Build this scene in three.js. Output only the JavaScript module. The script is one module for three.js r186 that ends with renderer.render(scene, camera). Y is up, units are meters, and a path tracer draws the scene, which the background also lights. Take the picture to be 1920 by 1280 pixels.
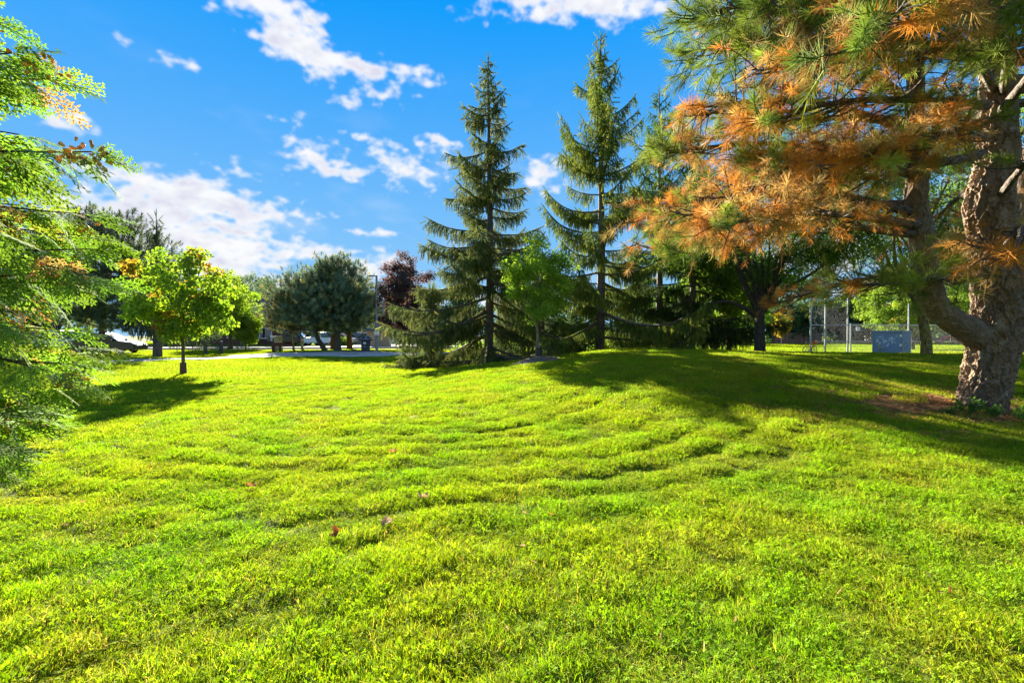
import * as THREE from 'three';
import { mergeGeometries, mergeVertices } from 'three/addons/utils/BufferGeometryUtils.js';
import { RoundedBoxGeometry } from 'three/addons/geometries/RoundedBoxGeometry.js';
import { createNoise2D, createNoise3D } from 'simplex-noise';

// ---------------------------------------------------------------- camera, sky, sun, exposure
const scene = new THREE.Scene();
const camera = new THREE.PerspectiveCamera(69.06, 1024 / 682, 0.05, 2000);
camera.position.set(0, 1.4, 0);
camera.rotation.x = -0.0129;
const EXPOSURE = 7;
const renderer = new THREE.WebGLRenderer();
renderer.toneMapping = THREE.LinearToneMapping;
renderer.toneMappingExposure = EXPOSURE;
renderer.shadowMap.enabled = true;
renderer.setSize(1024, 682);

function rngOf(seed) { let a = seed >>> 0; return () => { a = (a + 0x6d2b79f5) | 0; let t = Math.imul(a ^ (a >>> 15), 1 | a); t = (t + Math.imul(t ^ (t >>> 7), 61 | t)) ^ t; return ((t ^ (t >>> 14)) >>> 0) / 4294967296; }; }
const n2 = createNoise2D(rngOf(11)), n3 = createNoise3D(rngOf(12));
const fbm2 = (x, y, o = 4) => { let s = 0, a = 0.5; for (let i = 0; i < o; i++) { s += a * n2(x, y); x = x * 2.03 + 7.1; y = y * 2.03 - 3.3; a *= 0.5; } return s; };
const fbm3 = (x, y, z, o = 4) => { let s = 0, a = 0.5; for (let i = 0; i < o; i++) { s += a * n3(x, y, z); x = x * 2.03 + 5.2; y = y * 2.03 - 1.3; z = z * 2.03 + 9.4; a *= 0.5; } return s; };
const clamp = (x, a = 0, b = 1) => Math.min(b, Math.max(a, x));
const smooth = (a, b, x) => { const t = clamp((x - a) / (b - a)); return t * t * (3 - 2 * t); };
const lerp = (a, b, t) => a + (b - a) * t;
const D2R = Math.PI / 180;
const V = (x, y, z) => new THREE.Vector3(x, y, z);

const SUN_AZ = -26 * D2R, SUN_EL = 21.5 * D2R;   // ahead and to the left of the view
const sunDir = V(Math.sin(SUN_AZ) * Math.cos(SUN_EL), Math.sin(SUN_EL), -Math.cos(SUN_AZ) * Math.cos(SUN_EL));
const sun = new THREE.DirectionalLight(new THREE.Color().setRGB(1, 0.91, 0.74), 5);
sun.name = 'sun';
sun.position.copy(sunDir).multiplyScalar(120);
sun.castShadow = true; sun.shadow.mapSize.set(4096, 4096); sun.shadow.radius = 1.2;
Object.assign(sun.shadow.camera, { left: -60, right: 60, top: 60, bottom: -60, near: 1, far: 300 });
scene.add(sun, sun.target);

{ // blue sky with scattered fair-weather clouds: azimuth, elevation, half sizes in degrees, tilt, thickness
  const C = [[-27.1,30.7,5.1,1.1,0,1],[-23.3,28.4,4.4,2.0,15,1.1],[-18.4,26.9,5.5,1.5,14,1.1],[-15.6,26.8,3.4,1.1,0,1],[-10.7,27.1,1.9,0.8,0,0.8],[-37.8,24.9,0.8,0.7,0,0.6],[-33.5,24.4,1.3,0.5,0,0.35],[-21.7,18.7,3.2,2.0,35,0.75],[-17.9,17.2,3.3,1.0,10,0.7],[-12.1,18.5,3.7,2.1,15,0.7],[-16.6,20.7,1.2,0.6,0,0.6],[-18.5,24.2,1.2,0.6,0,0.6],[-16.2,24.6,1.1,0.5,0,0.4],[-8.0,20.9,2.3,0.7,0,0.75],[3.4,18.3,3.1,1.8,10,1],[-31.9,12.7,8.9,2.4,2,1.2],[-35.4,9.8,8.2,3.4,0,1.15],[-29.7,8.4,7.0,2.6,0,1],[-22.2,8.7,6.9,0.9,0,0.8],[-31.1,5.7,9.0,2.1,0,0.9],[-16.2,7.5,4.5,1.5,0,0.8],[-15.2,11.3,2.8,0.6,0,0.75],[9.8,33.0,9.9,1.6,0,1.1],[3.1,34.0,3.7,0.6,0,0.8],[-41.7,17.5,1.9,1.3,10,0.9],[-29.0,16.4,2.1,0.7,10,0.35],[-41.1,9.6,5.3,4.1,0,0.9],[-6.1,4.2,8.5,1.2,0,0.6],[44.7,12.8,2.8,3.3,0,0.8],[30.1,7.8,7.4,3.1,0,0.7],[38.5,4.2,6.0,1.4,0,0.8],[-24.6,21.4,0.6,0.4,0,0.4]];
  const r = rngOf(5);
  for (let i = 0; i < 190; i++) {   // the same kind of cloud goes on round the rest of the sky
    const az = 50 + r() * 260, el = 3 + 80 * Math.pow(r(), 1.4), big = r() < 0.3 ? 2.2 : 1, s = (1.5 + 4 * r()) * big;
    C.push([az > 180 ? az - 360 : az, el, s * (el > 50 ? 1.6 : 1), s * (0.2 + 0.3 * r()), r() * 20, 0.6 + 0.6 * r()]);
  }
  for (let i = 0; i < 16; i++) { const az = -50 + 100 * r(), el = 40 + 30 * r(), s = 1.5 + 5 * r(); C.push([az, el, s, s * 0.35, r() * 20, 0.6 + 0.5 * r()]); }
  const cells = new Map();   // clouds listed by 5-degree cell
  for (const c of C) {
    const m = Math.max(c[2], c[3]) * 1.9 + 3, stretch = 1 / Math.max(0.2, Math.cos(Math.min(80, c[1] + m) * D2R));
    for (let a = Math.floor((c[0] - m * stretch) / 5); a <= Math.floor((c[0] + m * stretch) / 5); a++) for (let e = Math.floor((c[1] - m) / 5); e <= Math.floor((c[1] + m) / 5); e++) {
      const k = ((a + 72) % 72) * 100 + e; if (!cells.has(k)) cells.set(k, []); cells.get(k).push(c);
    }
  }
  const W = 3072, H = 1536, data = new Float32Array(W * H * 4), K = 1 / EXPOSURE;
  for (let row = 0; row < H; row++) {
    const up = ((row + 0.5) / H - 0.5) * Math.PI, y = Math.sin(up), cu = Math.cos(up), el = up / D2R;
    for (let col = 0; col < W; col++) {
      const round = ((col + 0.5) / W - 0.5) * 2 * Math.PI, x = Math.cos(round) * cu, z = Math.sin(round) * cu, o = (row * W + col) * 4;
      let R = 0.32, G = 0.55, B = 0.86;
      if (y > -0.02) {
        const t = clamp(el / 35), h = Math.pow(1 - t, 1.5);
        R = 0.003 + 0.36 * h; G = 0.335 + 0.34 * Math.pow(1 - t, 1.3); B = 0.98;
        let az = round / D2R + 90; if (az > 180) az -= 360;
        const list = cells.get(((Math.floor(az / 5) + 72) % 72) * 100 + Math.floor(el / 5));
        let thick = 0;
        if (list) {
          const wa = fbm3(x * 9, y * 14, z * 9, 3) * 3, we = fbm3(x * 9 + 40, y * 14, z * 9, 3) * 1.8;
          let d = -1;
          for (const c of list) {
            let da = az - c[0]; if (da > 180) da -= 360; if (da < -180) da += 360;
            da = da * cu + wa * Math.min(1, c[2] / 3); const de = el - c[1] + we * Math.min(1, c[3] / 1.5), cs = Math.cos(c[4] * D2R), sn = Math.sin(c[4] * D2R);
            const p = (da * cs - de * sn) / c[2], q = (da * sn + de * cs) / c[3], v = c[5] * (1.15 - Math.sqrt(p * p + q * q));
            d = Math.max(d, v) + 0.25 * Math.max(0, Math.min(d, v));
          }
          if (d > -0.5) { const f = fbm3(x * 26, y * 44, z * 26, 6); thick = d + 0.78 * f; }
        }
        const veil = 0.12 * smooth(0, 0.6, fbm3(x * 5, y * 12, z * 5, 4)) * (1 - smooth(12, 30, el));
        const a = clamp(smooth(-0.02, 0.85, thick) * 0.98 + veil), s = 1 - 0.24 * smooth(0.35, 1.2, thick) * clamp(0.5 + 1.4 * fbm3(x * 14, y * 30, z * 14, 3));
        R = lerp(R, 0.97 * s, a); G = lerp(G, 0.98 * s, a); B = lerp(B, 1.0 * Math.sqrt(s), a);
      }
      data[o] = R * K; data[o + 1] = G * K; data[o + 2] = B * K; data[o + 3] = 1;
    }
  }
  const sky = new THREE.DataTexture(data, W, H, THREE.RGBAFormat, THREE.FloatType);
  sky.mapping = THREE.EquirectangularReflectionMapping; sky.magFilter = THREE.LinearFilter; sky.wrapS = THREE.RepeatWrapping; sky.needsUpdate = true;
  scene.background = sky; scene.environment = sky;
}

// ---------------------------------------------------------------- helpers
const used = new Map();
const numbered = (name) => { const k = used.get(name) ?? 0; used.set(name, k + 1); return k ? name + '_' + String(k).padStart(3, '0') : name; };
function tag(o, label, category, group) { o.userData.label = label; o.userData.category = category; if (group) o.userData.group = group; return o; }
function thing(name, label, category, [x, y, z] = [0, 0, 0], turn = 0, group) {
  const o = new THREE.Group(); o.name = numbered(name); o.position.set(x, y, z); o.rotation.y = turn; scene.add(o); return tag(o, label, category, group);
}
function part(name, geo, mat, parent, pos) { const m = new THREE.Mesh(geo, mat); m.name = name; if (pos) m.position.set(...pos); parent.add(m); return m; }
function structure(name, geo, mat) { const m = new THREE.Mesh(geo, mat); m.name = numbered(name); m.userData.kind = 'structure'; scene.add(m); return m; }
const lin = (r, g, b) => new THREE.Color().setRGB(r, g, b);
const std = (c, roughness = 0.8, metalness = 0, more = {}) => new THREE.MeshStandardMaterial({ color: lin(...c), roughness, metalness, ...more });
const leafMat = (c, transmission = 0.45, more = {}) => new THREE.MeshPhysicalMaterial({ color: lin(...c), roughness: 0.95, transmission, thickness: 0, side: THREE.DoubleSide, specularIntensity: 0.25, ...more });
function geoOf(pos, idx, uv, col) {
  const g = new THREE.BufferGeometry();
  g.setAttribute('position', new THREE.Float32BufferAttribute(pos, 3));
  if (uv) g.setAttribute('uv', new THREE.Float32BufferAttribute(uv, 2));
  if (col) g.setAttribute('color', new THREE.Float32BufferAttribute(col, 3));
  if (idx) g.setIndex(idx);
  g.computeVertexNormals(); return g;
}
// a tapered tube through the points; radius(t, angle, point) may be a function
function tube(pts, radii, sides = 7, segs = 0, rough = 0) {
  const curve = new THREE.CatmullRomCurve3(pts.map((p) => (p.isVector3 ? p : V(...p))), false, 'centripetal'), n = segs || Math.max(2, pts.length * 2);
  const pos = [], uv = [], idx = []; let N = V(0, 0, 0), B = V(0, 0, 0), along = 0, last = null;
  for (let i = 0; i <= n; i++) {
    const t = i / n, p = curve.getPoint(t), T = curve.getTangent(t);
    if (i === 0) { N = Math.abs(T.y) > 0.9 ? V(1, 0, 0) : V(0, 1, 0); }
    N.sub(T.clone().multiplyScalar(N.dot(T))).normalize(); B = T.clone().cross(N);
    if (last) along += p.distanceTo(last); last = p;
    const f = t * (radii.length - 1), k = Math.min(radii.length - 2, Math.floor(f)), r = lerp(radii[k], radii[k + 1], f - k);
    for (let j = 0; j <= sides; j++) {
      const a = (j % sides) / sides * 2 * Math.PI, cx = Math.cos(a), cy = Math.sin(a);
      let rr = r;
      if (rough) { const ox = p.x + N.x * cx * r, oy = p.y, oz = p.z + B.z * cy * r; rr *= 1 + rough * fbm3(ox * 4 / Math.max(r * 4, 0.3) + 3, oy * 1.2, oz * 4 / Math.max(r * 4, 0.3), 3); }
      pos.push(p.x + (N.x * cx + B.x * cy) * rr, p.y + (N.y * cx + B.y * cy) * rr, p.z + (N.z * cx + B.z * cy) * rr);
      uv.push(j / sides * Math.max(1, Math.round(2 * Math.PI * radii[0] / 0.5)) * 0.5, along);
    }
  }
  const w = sides + 1;
  for (let i = 0; i < n; i++) for (let j = 0; j < sides; j++) { const a = i * w + j, b = a + w; idx.push(a, b, a + 1, b, b + 1, a + 1); }
  return geoOf(pos, idx, uv);
}
class Bag {   // collects copies of one small geometry
  constructor() { this.m = []; this.c = []; }
  add(p, dir, roll, s, c, normal) {
    const y = dir.clone().normalize(); let x, z;
    if (normal) { z = normal.clone().sub(y.clone().multiplyScalar(normal.dot(y))).normalize(); x = y.clone().cross(z); }
    else {
      x = Math.abs(y.y) > 0.95 ? V(1, 0, 0) : V(0, 1, 0); x.sub(y.clone().multiplyScalar(x.dot(y))).normalize();
      z = x.clone().cross(y); const cs = Math.cos(roll), sn = Math.sin(roll), x2 = x.clone().multiplyScalar(cs).add(z.clone().multiplyScalar(sn)); x = x2; z = x.clone().cross(y);
    }
    const m = new THREE.Matrix4().makeBasis(x, y, z); const sc = Array.isArray(s) ? s : [s, s, s]; m.scale(V(...sc)); m.setPosition(p); this.m.push(m); this.c.push(c);
  }
  build(name, geo, mat, parent) {
    const o = new THREE.InstancedMesh(geo, mat, this.m.length), c = new THREE.Color();
    this.m.forEach((m, i) => { o.setMatrixAt(i, m); if (this.c[i]) o.setColorAt(i, c.setRGB(...this.c[i])); });
    o.name = name; o.userData.kind = 'stuff'; parent.add(o); return o;
  }
}
const jit = (c, r, a = 0.25) => { const k = 1 + (r() * 2 - 1) * a; return [c[0] * k * (1 + (r() - 0.5) * a), c[1] * k, c[2] * k]; };
const dirOf = (az, el) => V(Math.cos(el) * Math.cos(az), Math.sin(el), Math.cos(el) * Math.sin(az));
const ball = (r) => { for (;;) { const p = V(r() * 2 - 1, r() * 2 - 1, r() * 2 - 1); if (p.lengthSq() <= 1) return p; } };
function noiseTex(size, fn, srgb = false) {
  const d = new Uint8Array(size * size * 4);
  for (let y = 0; y < size; y++) for (let x = 0; x < size; x++) { const c = fn(x / size, y / size), o = (y * size + x) * 4; for (let k = 0; k < 3; k++) d[o + k] = clamp(c[k] ?? c[0]) * 255; d[o + 3] = 255; }
  const t = new THREE.DataTexture(d, size, size); t.wrapS = t.wrapT = THREE.RepeatWrapping; t.magFilter = THREE.LinearFilter; if (srgb) t.colorSpace = THREE.SRGBColorSpace; t.needsUpdate = true; return t;
}
const tile2 = (u, v, fu, fv, o = 4, s = 0) => { // tileable noise on a torus, u and v in 0..1
  const a = u * 2 * Math.PI, b = v * 2 * Math.PI; return 0.5 * (fbm3(Math.cos(a) * fu + s, Math.sin(a) * fu, Math.cos(b) * fv, o) + fbm3(Math.sin(a) * fu + 9, Math.sin(b) * fv + s, Math.cos(b) * fv + 4, o)) * 2;
};
const box = (w, h, d, x = 0, y = 0, z = 0) => new THREE.BoxGeometry(w, h, d).translate(x, y, z);
const rbox = (w, h, d, r, x = 0, y = 0, z = 0) => new RoundedBoxGeometry(w, h, d, 2, r).translate(x, y, z);
const rod = (a, b, r, sides = 8) => { const A = V(...a), Bv = V(...b), l = A.distanceTo(Bv), g = new THREE.CylinderGeometry(r, r, l, sides); g.translate(0, l / 2, 0); g.applyQuaternion(new THREE.Quaternion().setFromUnitVectors(V(0, 1, 0), Bv.sub(A).normalize())); return g.translate(A.x, A.y, A.z); };

// ---------------------------------------------------------------- ground
const RING = [-1.5, -10.5];
function base(x, z) {
  const rise = smooth(-4.5, 4, x) * (1 - 0.2 * smooth(5, 14, x)) * 0.88, up = smooth(-2.5, -14.5, z) * (1 - smooth(-16.5, -25, z));
  return rise * up + 0.05 * n2(x * 0.12, z * 0.12 + 5) * smooth(2, 9, Math.hypot(x, z));
}
function furrow(x, z) { // mower arcs round one centre: narrow furrows between broad flat swaths, 0..1
  const r = Math.hypot(x - RING[0], z - RING[1]) + 0.2 * n2(x * 0.35, z * 0.35) + 0.08 * n2(x * 1.3, z * 1.3), f = r / 0.56, c = Math.abs(f - Math.round(f)) * 0.56, id = Math.round(f);
  const deep = 0.5 + 0.5 * n2(id * 7.7, 3 + 0.35 * x + 0.2 * z); // each arc fades in and out along its length
  return Math.exp(-((c / 0.11) ** 2)) * clamp(0.32 + 0.85 * deep) * (0.8 + 0.4 * n2(x * 1.1 + 30, z * 1.1)) * (1 - smooth(6.6, 7.8, r)) * (1 - 0.6 * smooth(1.5, 4, x)) * smooth(1.2, 2.4, r);
}
function micro(x, z) {
  const d = Math.hypot(x, z); if (d > 32) return 0;
  return (1 - smooth(14, 32, d)) * (-0.037 * furrow(x, z) + 0.012 * n2(x * 0.9, z * 0.9) + 0.008 * n2(x * 2.3, z * 2.9) + 0.013 * n2(x * 5.5, z * 6.5));
}
const H = (x, z) => base(x, z) + micro(x, z);
const gradN = (x, z, e = 0.06) => V(-(H(x + e, z) - H(x - e, z)) / (2 * e), 1, -(H(x, z + e) - H(x, z - e)) / (2 * e)).normalize();
{
  const axis = (stops) => { const a = []; for (let i = 0; i < stops.length - 1; i++) { const [p, s] = stops[i], q = stops[i + 1][0], n = Math.max(1, Math.round(Math.abs(q - p) / s)); for (let k = 0; k < n; k++) a.push(p + (q - p) * k / n); } a.push(stops[stops.length - 1][0]); return a; };
  const xs = axis([[-600, 90], [-120, 12], [-40, 1], [-12, 0.1], [9, 0.5], [14, 1], [40, 12], [120, 90], [600, 1]]), zs = axis([[-700, 90], [-120, 8], [-45, 0.7], [-18, 0.12], [-1, 0.5], [6, 10], [60, 80], [300, 1]]);
  const pos = [], uv = [], col = [], idx = [], w = xs.length;
  for (const z of zs) for (const x of xs) {
    pos.push(x, H(x, z), z); uv.push(x / 3, z / 3);
    const k = 0.5 + 0.5 * fbm2(x * 0.15, z * 0.15, 4);
    const c = [lerp(0.08, 0.12, k), lerp(0.105, 0.15, k), 0.014], nl = 1 - smooth(0.6, 1.7, Math.hypot((x - 6.8) * 0.72, z + 7.4) + 0.5 * n2(x * 1.4, z * 1.4)), brownC = [0.2, 0.105, 0.045];
    for (let q = 0; q < 3; q++) col.push(lerp(c[q], brownC[q], nl));
  }
  for (let j = 0; j < zs.length - 1; j++) for (let i = 0; i < w - 1; i++) { const a = j * w + i, b = a + w; idx.push(a, b, a + 1, b, b + 1, a + 1); }
  const t = noiseTex(256, (u, v) => { const k = 0.72 + 0.55 * tile2(u, v, 3, 3, 5); return [k, k, k * 0.9]; });
  structure('ground', geoOf(pos, idx, uv, col), new THREE.MeshPhysicalMaterial({ map: t, vertexColors: true, roughness: 1, specularIntensity: 0.1, bumpMap: t, bumpScale: 0.02 }));
}
function sheet(name, outline, mat, lift = 0.006, step = 1.2) {   // a flat sheet following the ground: left and right edges as matched rows of points
  const pos = [], uv = [], idx = [], [A, B] = outline, rows = [];
  for (let i = 0; i < A.length - 1; i++) { const n = Math.max(1, Math.ceil(Math.hypot(A[i + 1][0] - A[i][0], A[i + 1][1] - A[i][1]) / step)); for (let k = 0; k < n; k++) rows.push([i, k / n]); } rows.push([A.length - 2, 1]);
  const m = 6; for (const [i, f] of rows) for (let j = 0; j <= m; j++) { const ax = lerp(A[i][0], A[i + 1][0], f), az = lerp(A[i][1], A[i + 1][1], f), bx = lerp(B[i][0], B[i + 1][0], f), bz = lerp(B[i][1], B[i + 1][1], f), x = lerp(ax, bx, j / m), z = lerp(az, bz, j / m); pos.push(x, H(x, z) + lift, z); uv.push(x / 2, z / 2); }
  for (let i = 0; i < rows.length - 1; i++) for (let j = 0; j < m; j++) { const a = i * (m + 1) + j, b = a + m + 1; idx.push(a, b, a + 1, b, b + 1, a + 1); }
  const g = geoOf(pos, idx, uv); const nn = g.attributes.normal; if (nn.getY(0) < 0) { g.setIndex(idx.map((_, k) => idx[k - (k % 3) + [0, 2, 1][k % 3]])); g.computeVertexNormals(); }
  return structure(name, g, mat);
}
const grit = noiseTex(256, (u, v) => { const k = 0.78 + 0.35 * tile2(u, v, 6, 6, 5) + 0.16 * (tile2(u, v, 1.2, 1.2, 2, 7)); return [k, k, k]; });
const concrete = std([0.36, 0.335, 0.31], 0.9, 0, { map: grit, bumpMap: grit, bumpScale: 0.004 }), asphalt = std([0.17, 0.16, 0.155], 0.9, 0, { map: grit, bumpMap: grit, bumpScale: 0.006 }), dirt = std([0.34, 0.22, 0.14], 1, 0, { map: grit });
const PATH = [[[-60, -12], [-34, -19.5], [-20.4, -25], [-17.7, -28], [-15.3, -31], [-10.9, -31.8], [-6.6, -33.6], [0, -35], [14, -37]], [[-61, -15], [-35, -22], [-22, -27.4], [-19.6, -31.2], [-18.4, -38.5], [-14.2, -43], [-7.6, -40.8], [0, -39.5], [14, -41]]];
sheet('path', PATH, concrete);
const inPath = (x, z) => { const [A, B] = PATH; for (let i = 0; i < A.length - 1; i++) { if (x >= Math.min(A[i][0], B[i][0]) && x <= Math.max(A[i + 1][0], B[i + 1][0])) { const f = clamp((x - A[i][0]) / (A[i + 1][0] - A[i][0])), g = clamp((x - B[i][0]) / (B[i + 1][0] - B[i][0])), za = lerp(A[i][1], A[i + 1][1], f), zb = lerp(B[i][1], B[i + 1][1], g); if (z < za && z > zb) return true; } } return false; };
sheet('road', [[[-120, -40], [-60, -47], [-20, -51], [-6, -54], [6, -60]], [[-122, -49], [-61, -56], [-20, -61], [-5, -66], [7, -72]]], asphalt, 0.01, 4);
sheet('driveway', [[[-23, -60.5], [-26, -84]], [[-12, -63], [-13.5, -86]]], std([0.3, 0.29, 0.28], 0.9, 0, { map: grit }), 0.016, 4);
sheet('infield_dirt', [[[17, -28.5], [26, -29.5], [48, -31]], [[16, -37], [27, -41], [52, -43]]], dirt, 0.012, 2);
{ // kerb along the near edge of the road
  const pts = [[-120, -40], [-60, -47], [-20, -51], [-6, -54], [6, -60]], gs = [];
  for (let i = 0; i < pts.length - 1; i++) { const [x0, z0] = pts[i], [x1, z1] = pts[i + 1], l = Math.hypot(x1 - x0, z1 - z0); gs.push(new THREE.BoxGeometry(l, 0.24, 0.16).rotateY(-Math.atan2(z1 - z0, x1 - x0)).translate((x0 + x1) / 2, 0.02, (z0 + z1) / 2)); }
  structure('kerb', mergeGeometries(gs), concrete);
}

// ---------------------------------------------------------------- grass
const PINE = [7.12, -7.5];
{
  function patch(seed, size, n, w, h, clovers) {
    const r = rngOf(seed), pos = [], idx = [], col = [];
    const tri = (a, b, c) => idx.push(a, b, c);
    for (let i = 0; i < n; i++) {
      const x = (r() - 0.5) * size, z = (r() - 0.5) * size, a = r() * 6.283, hh = h * (0.4 + 0.7 * r()), ww = w * (0.6 + 0.7 * r()), lean = hh * (0.25 + 1.1 * r()), la = r() * 6.283, k = pos.length / 3;
      const sx = Math.cos(a) * ww / 2, sz = Math.sin(a) * ww / 2, lx = Math.cos(la) * lean, lz = Math.sin(la) * lean, flat = r() < 0.14 ? 0.3 : 1;
      pos.push(x - sx, -0.012, z - sz, x + sx, -0.012, z + sz, x + lx * 0.35 - sx * 0.8, hh * 0.6 * flat, z + lz * 0.35 - sz * 0.8, x + lx * 0.35 + sx * 0.8, hh * 0.6 * flat, z + lz * 0.35 + sz * 0.8, x + lx, hh * flat, z + lz);
      tri(k, k + 1, k + 2); tri(k + 1, k + 3, k + 2); tri(k + 2, k + 3, k + 4);
      const dry = r() < 0.09, b = 0.6 + 0.75 * r(), y = r(), c = dry ? [2.2 * b, 1.35 * b, 9 * b] : [b * (0.75 + 0.5 * y), b, b * (0.8 + 0.4 * r())];
      for (let q = 0; q < 5; q++) col.push(...c);
    }
    for (let i = 0; i < clovers; i++) {
      const x = (r() - 0.5) * size, z = (r() - 0.5) * size, y = h * (0.35 + 0.55 * r()), s = 0.006 + 0.0055 * r(), a0 = r() * 6.283, tx = (r() - 0.5) * 2.4, tz = (r() - 0.5) * 2.4, b = 0.85 + 0.5 * r();
      for (let q = 0; q < 3; q++) {
        const a = a0 + q * 2.094, k = pos.length / 3, P = (rr, da) => { const px = Math.cos(a + da) * rr, pz = Math.sin(a + da) * rr; pos.push(x + px, y + px * tx + pz * tz, z + pz); col.push(0.92 * b, 1.05 * b, 0.9 * b); };
        P(0, 0); P(s, -0.55); P(s * 1.25, 0); P(s, 0.55); tri(k, k + 2, k + 1); tri(k, k + 3, k + 2);
      }
    }
    return geoOf(pos, idx, null, col);
  }
  const grassMat = leafMat([0.195, 0.29, 0.004], 0.55, { vertexColors: true, specularIntensity: 0.12 });
  const keep = (x, z) => !inPath(x, z);
  const ring = (name, label, variants, r0, r1, step, half, s0) => {
    const r = rngOf(s0), bags = variants.map(() => new Bag());
    for (let x = -r1; x < r1; x += step) for (let z = -r1; z < (r1 < 8 ? 1.5 : 0); z += step) {
      const px = x + (r() - 0.5) * step, pz = z + (r() - 0.5) * step, d = Math.hypot(px, pz), vi = Math.floor(r() * variants.length), roll = r() * 6.283, hs = r();
      if (d < r0 || d > r1 || Math.abs(Math.atan2(px, -pz)) > half * D2R && d > 2.2 || !keep(px, pz)) continue;
      const litter = 1 - smooth(0.5, 1.6, Math.hypot((px - PINE[0] + 0.3) * 0.75, pz - PINE[1]));
      if (r() < litter * 0.85) continue;
      const rr = Math.hypot(px - RING[0], pz - RING[1]), track = Math.exp(-(((rr - 6.75) / 0.16) ** 2)) * smooth(-0.1, 0.6, n2(px * 0.35, pz * 0.35 + 3)), fur = d < 32 ? furrow(px, pz) : 0;
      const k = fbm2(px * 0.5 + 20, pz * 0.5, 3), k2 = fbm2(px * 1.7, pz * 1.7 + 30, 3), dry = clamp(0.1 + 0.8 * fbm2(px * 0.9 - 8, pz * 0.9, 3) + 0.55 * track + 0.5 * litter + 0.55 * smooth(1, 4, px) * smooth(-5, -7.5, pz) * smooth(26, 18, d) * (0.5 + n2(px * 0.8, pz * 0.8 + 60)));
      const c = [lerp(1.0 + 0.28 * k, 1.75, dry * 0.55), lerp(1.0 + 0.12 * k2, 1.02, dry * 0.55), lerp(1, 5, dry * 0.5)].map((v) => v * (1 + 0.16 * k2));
      const hgt = clamp(1 + 0.8 * k2 + 0.3 * k, 0.55, 1.5) * (1 - 0.4 * track) * (1 - 0.5 * fur) * (0.85 + 0.3 * hs);
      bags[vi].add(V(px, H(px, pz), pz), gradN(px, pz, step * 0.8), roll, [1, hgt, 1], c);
    }
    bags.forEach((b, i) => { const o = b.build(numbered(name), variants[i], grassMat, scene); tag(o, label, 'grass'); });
  };
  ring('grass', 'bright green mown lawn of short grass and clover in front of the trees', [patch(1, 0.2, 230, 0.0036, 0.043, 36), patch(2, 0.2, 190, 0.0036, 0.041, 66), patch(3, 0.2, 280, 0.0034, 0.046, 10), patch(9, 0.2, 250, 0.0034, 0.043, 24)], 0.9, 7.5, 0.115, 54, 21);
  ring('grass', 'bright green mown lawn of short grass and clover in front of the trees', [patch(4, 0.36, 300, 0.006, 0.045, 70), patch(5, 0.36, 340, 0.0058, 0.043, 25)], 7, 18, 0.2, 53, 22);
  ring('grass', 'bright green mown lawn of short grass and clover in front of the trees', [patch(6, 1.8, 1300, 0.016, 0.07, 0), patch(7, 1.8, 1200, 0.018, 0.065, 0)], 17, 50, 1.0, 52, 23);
  const farBag = new Bag(), r = rngOf(24), g = patch(8, 4.5, 1500, 0.05, 0.09, 0);
  for (let x = -90; x < 110; x += 3) for (let z = -105; z < -30; z += 3) {
    const px = x + r() * 2, pz = z + r() * 2, d = Math.hypot(px, pz);
    if (d < 49 || Math.abs(Math.atan2(px, -pz)) > 52 * D2R || (px < 8 && pz < -46 && pz > -74) || (px < -8 && pz < -56 && pz > -90 && px > -28)) continue;
    farBag.add(V(px, H(px, pz), pz), V(0, 1, 0), r() * 6.28, 1, jit([1, 1, 1], r, 0.2));
  }
  tag(farBag.build('grass_field', g, grassMat, scene), 'sunlit grass of the far ball field and verges', 'grass');
}

// ---------------------------------------------------------------- bark and foliage building blocks
const barkTex = noiseTex(256, (u, v) => { const k = 0.62 + 0.5 * tile2(u, v, 3.2, 0.9, 4) + 0.25 * tile2(u, v, 8, 5, 3, 3); return [k, k * 0.97, k * 0.93]; });
const bark = (c) => new THREE.MeshStandardMaterial({ color: lin(...c), map: barkTex, bumpMap: barkTex, bumpScale: 0.02, roughness: 0.95 });
const barkGrey = bark([0.19, 0.15, 0.115]), barkDark = bark([0.09, 0.07, 0.055]), barkPale = bark([0.3, 0.26, 0.2]), barkRed = bark([0.24, 0.12, 0.075]), barkSunlit = bark([0.36, 0.27, 0.07]);  // last tone: yellow sunlight on two trunks, put into the bark colour

function twigGeo(seed, n, len, w, spread) {   // a conifer twig one unit long with coarse needles all round
  const r = rngOf(seed), pos = [], idx = [];
  for (let i = 0; i < n; i++) {
    const t = (i + r()) / n, a = i * 2.4 + r(), f = 0.35 + 0.5 * r(), d = V(Math.cos(a) * spread, f, Math.sin(a) * spread).normalize(), L = len * (0.7 + 0.5 * r()) * (1 - 0.35 * t), s = V(-Math.sin(a), 0, Math.cos(a)).multiplyScalar(w / 2), k = pos.length / 3;
    pos.push(-s.x, t - 0.02, -s.z, s.x, t - 0.02, s.z, d.x * L, t + d.y * L, d.z * L); idx.push(k, k + 1, k + 2);
  }
  for (let j = 0; j < 3; j++) { const a = j * 2.094, b = a + 2.094, k = pos.length / 3, q = 0.014; pos.push(Math.cos(a) * q, 0, Math.sin(a) * q, Math.cos(b) * q, 0, Math.sin(b) * q, 0, 1, 0); idx.push(k, k + 1, k + 2); }
  return geoOf(pos, idx);
}
const spruceTwig = twigGeo(31, 38, 0.24, 0.07, 0.85);
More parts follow.
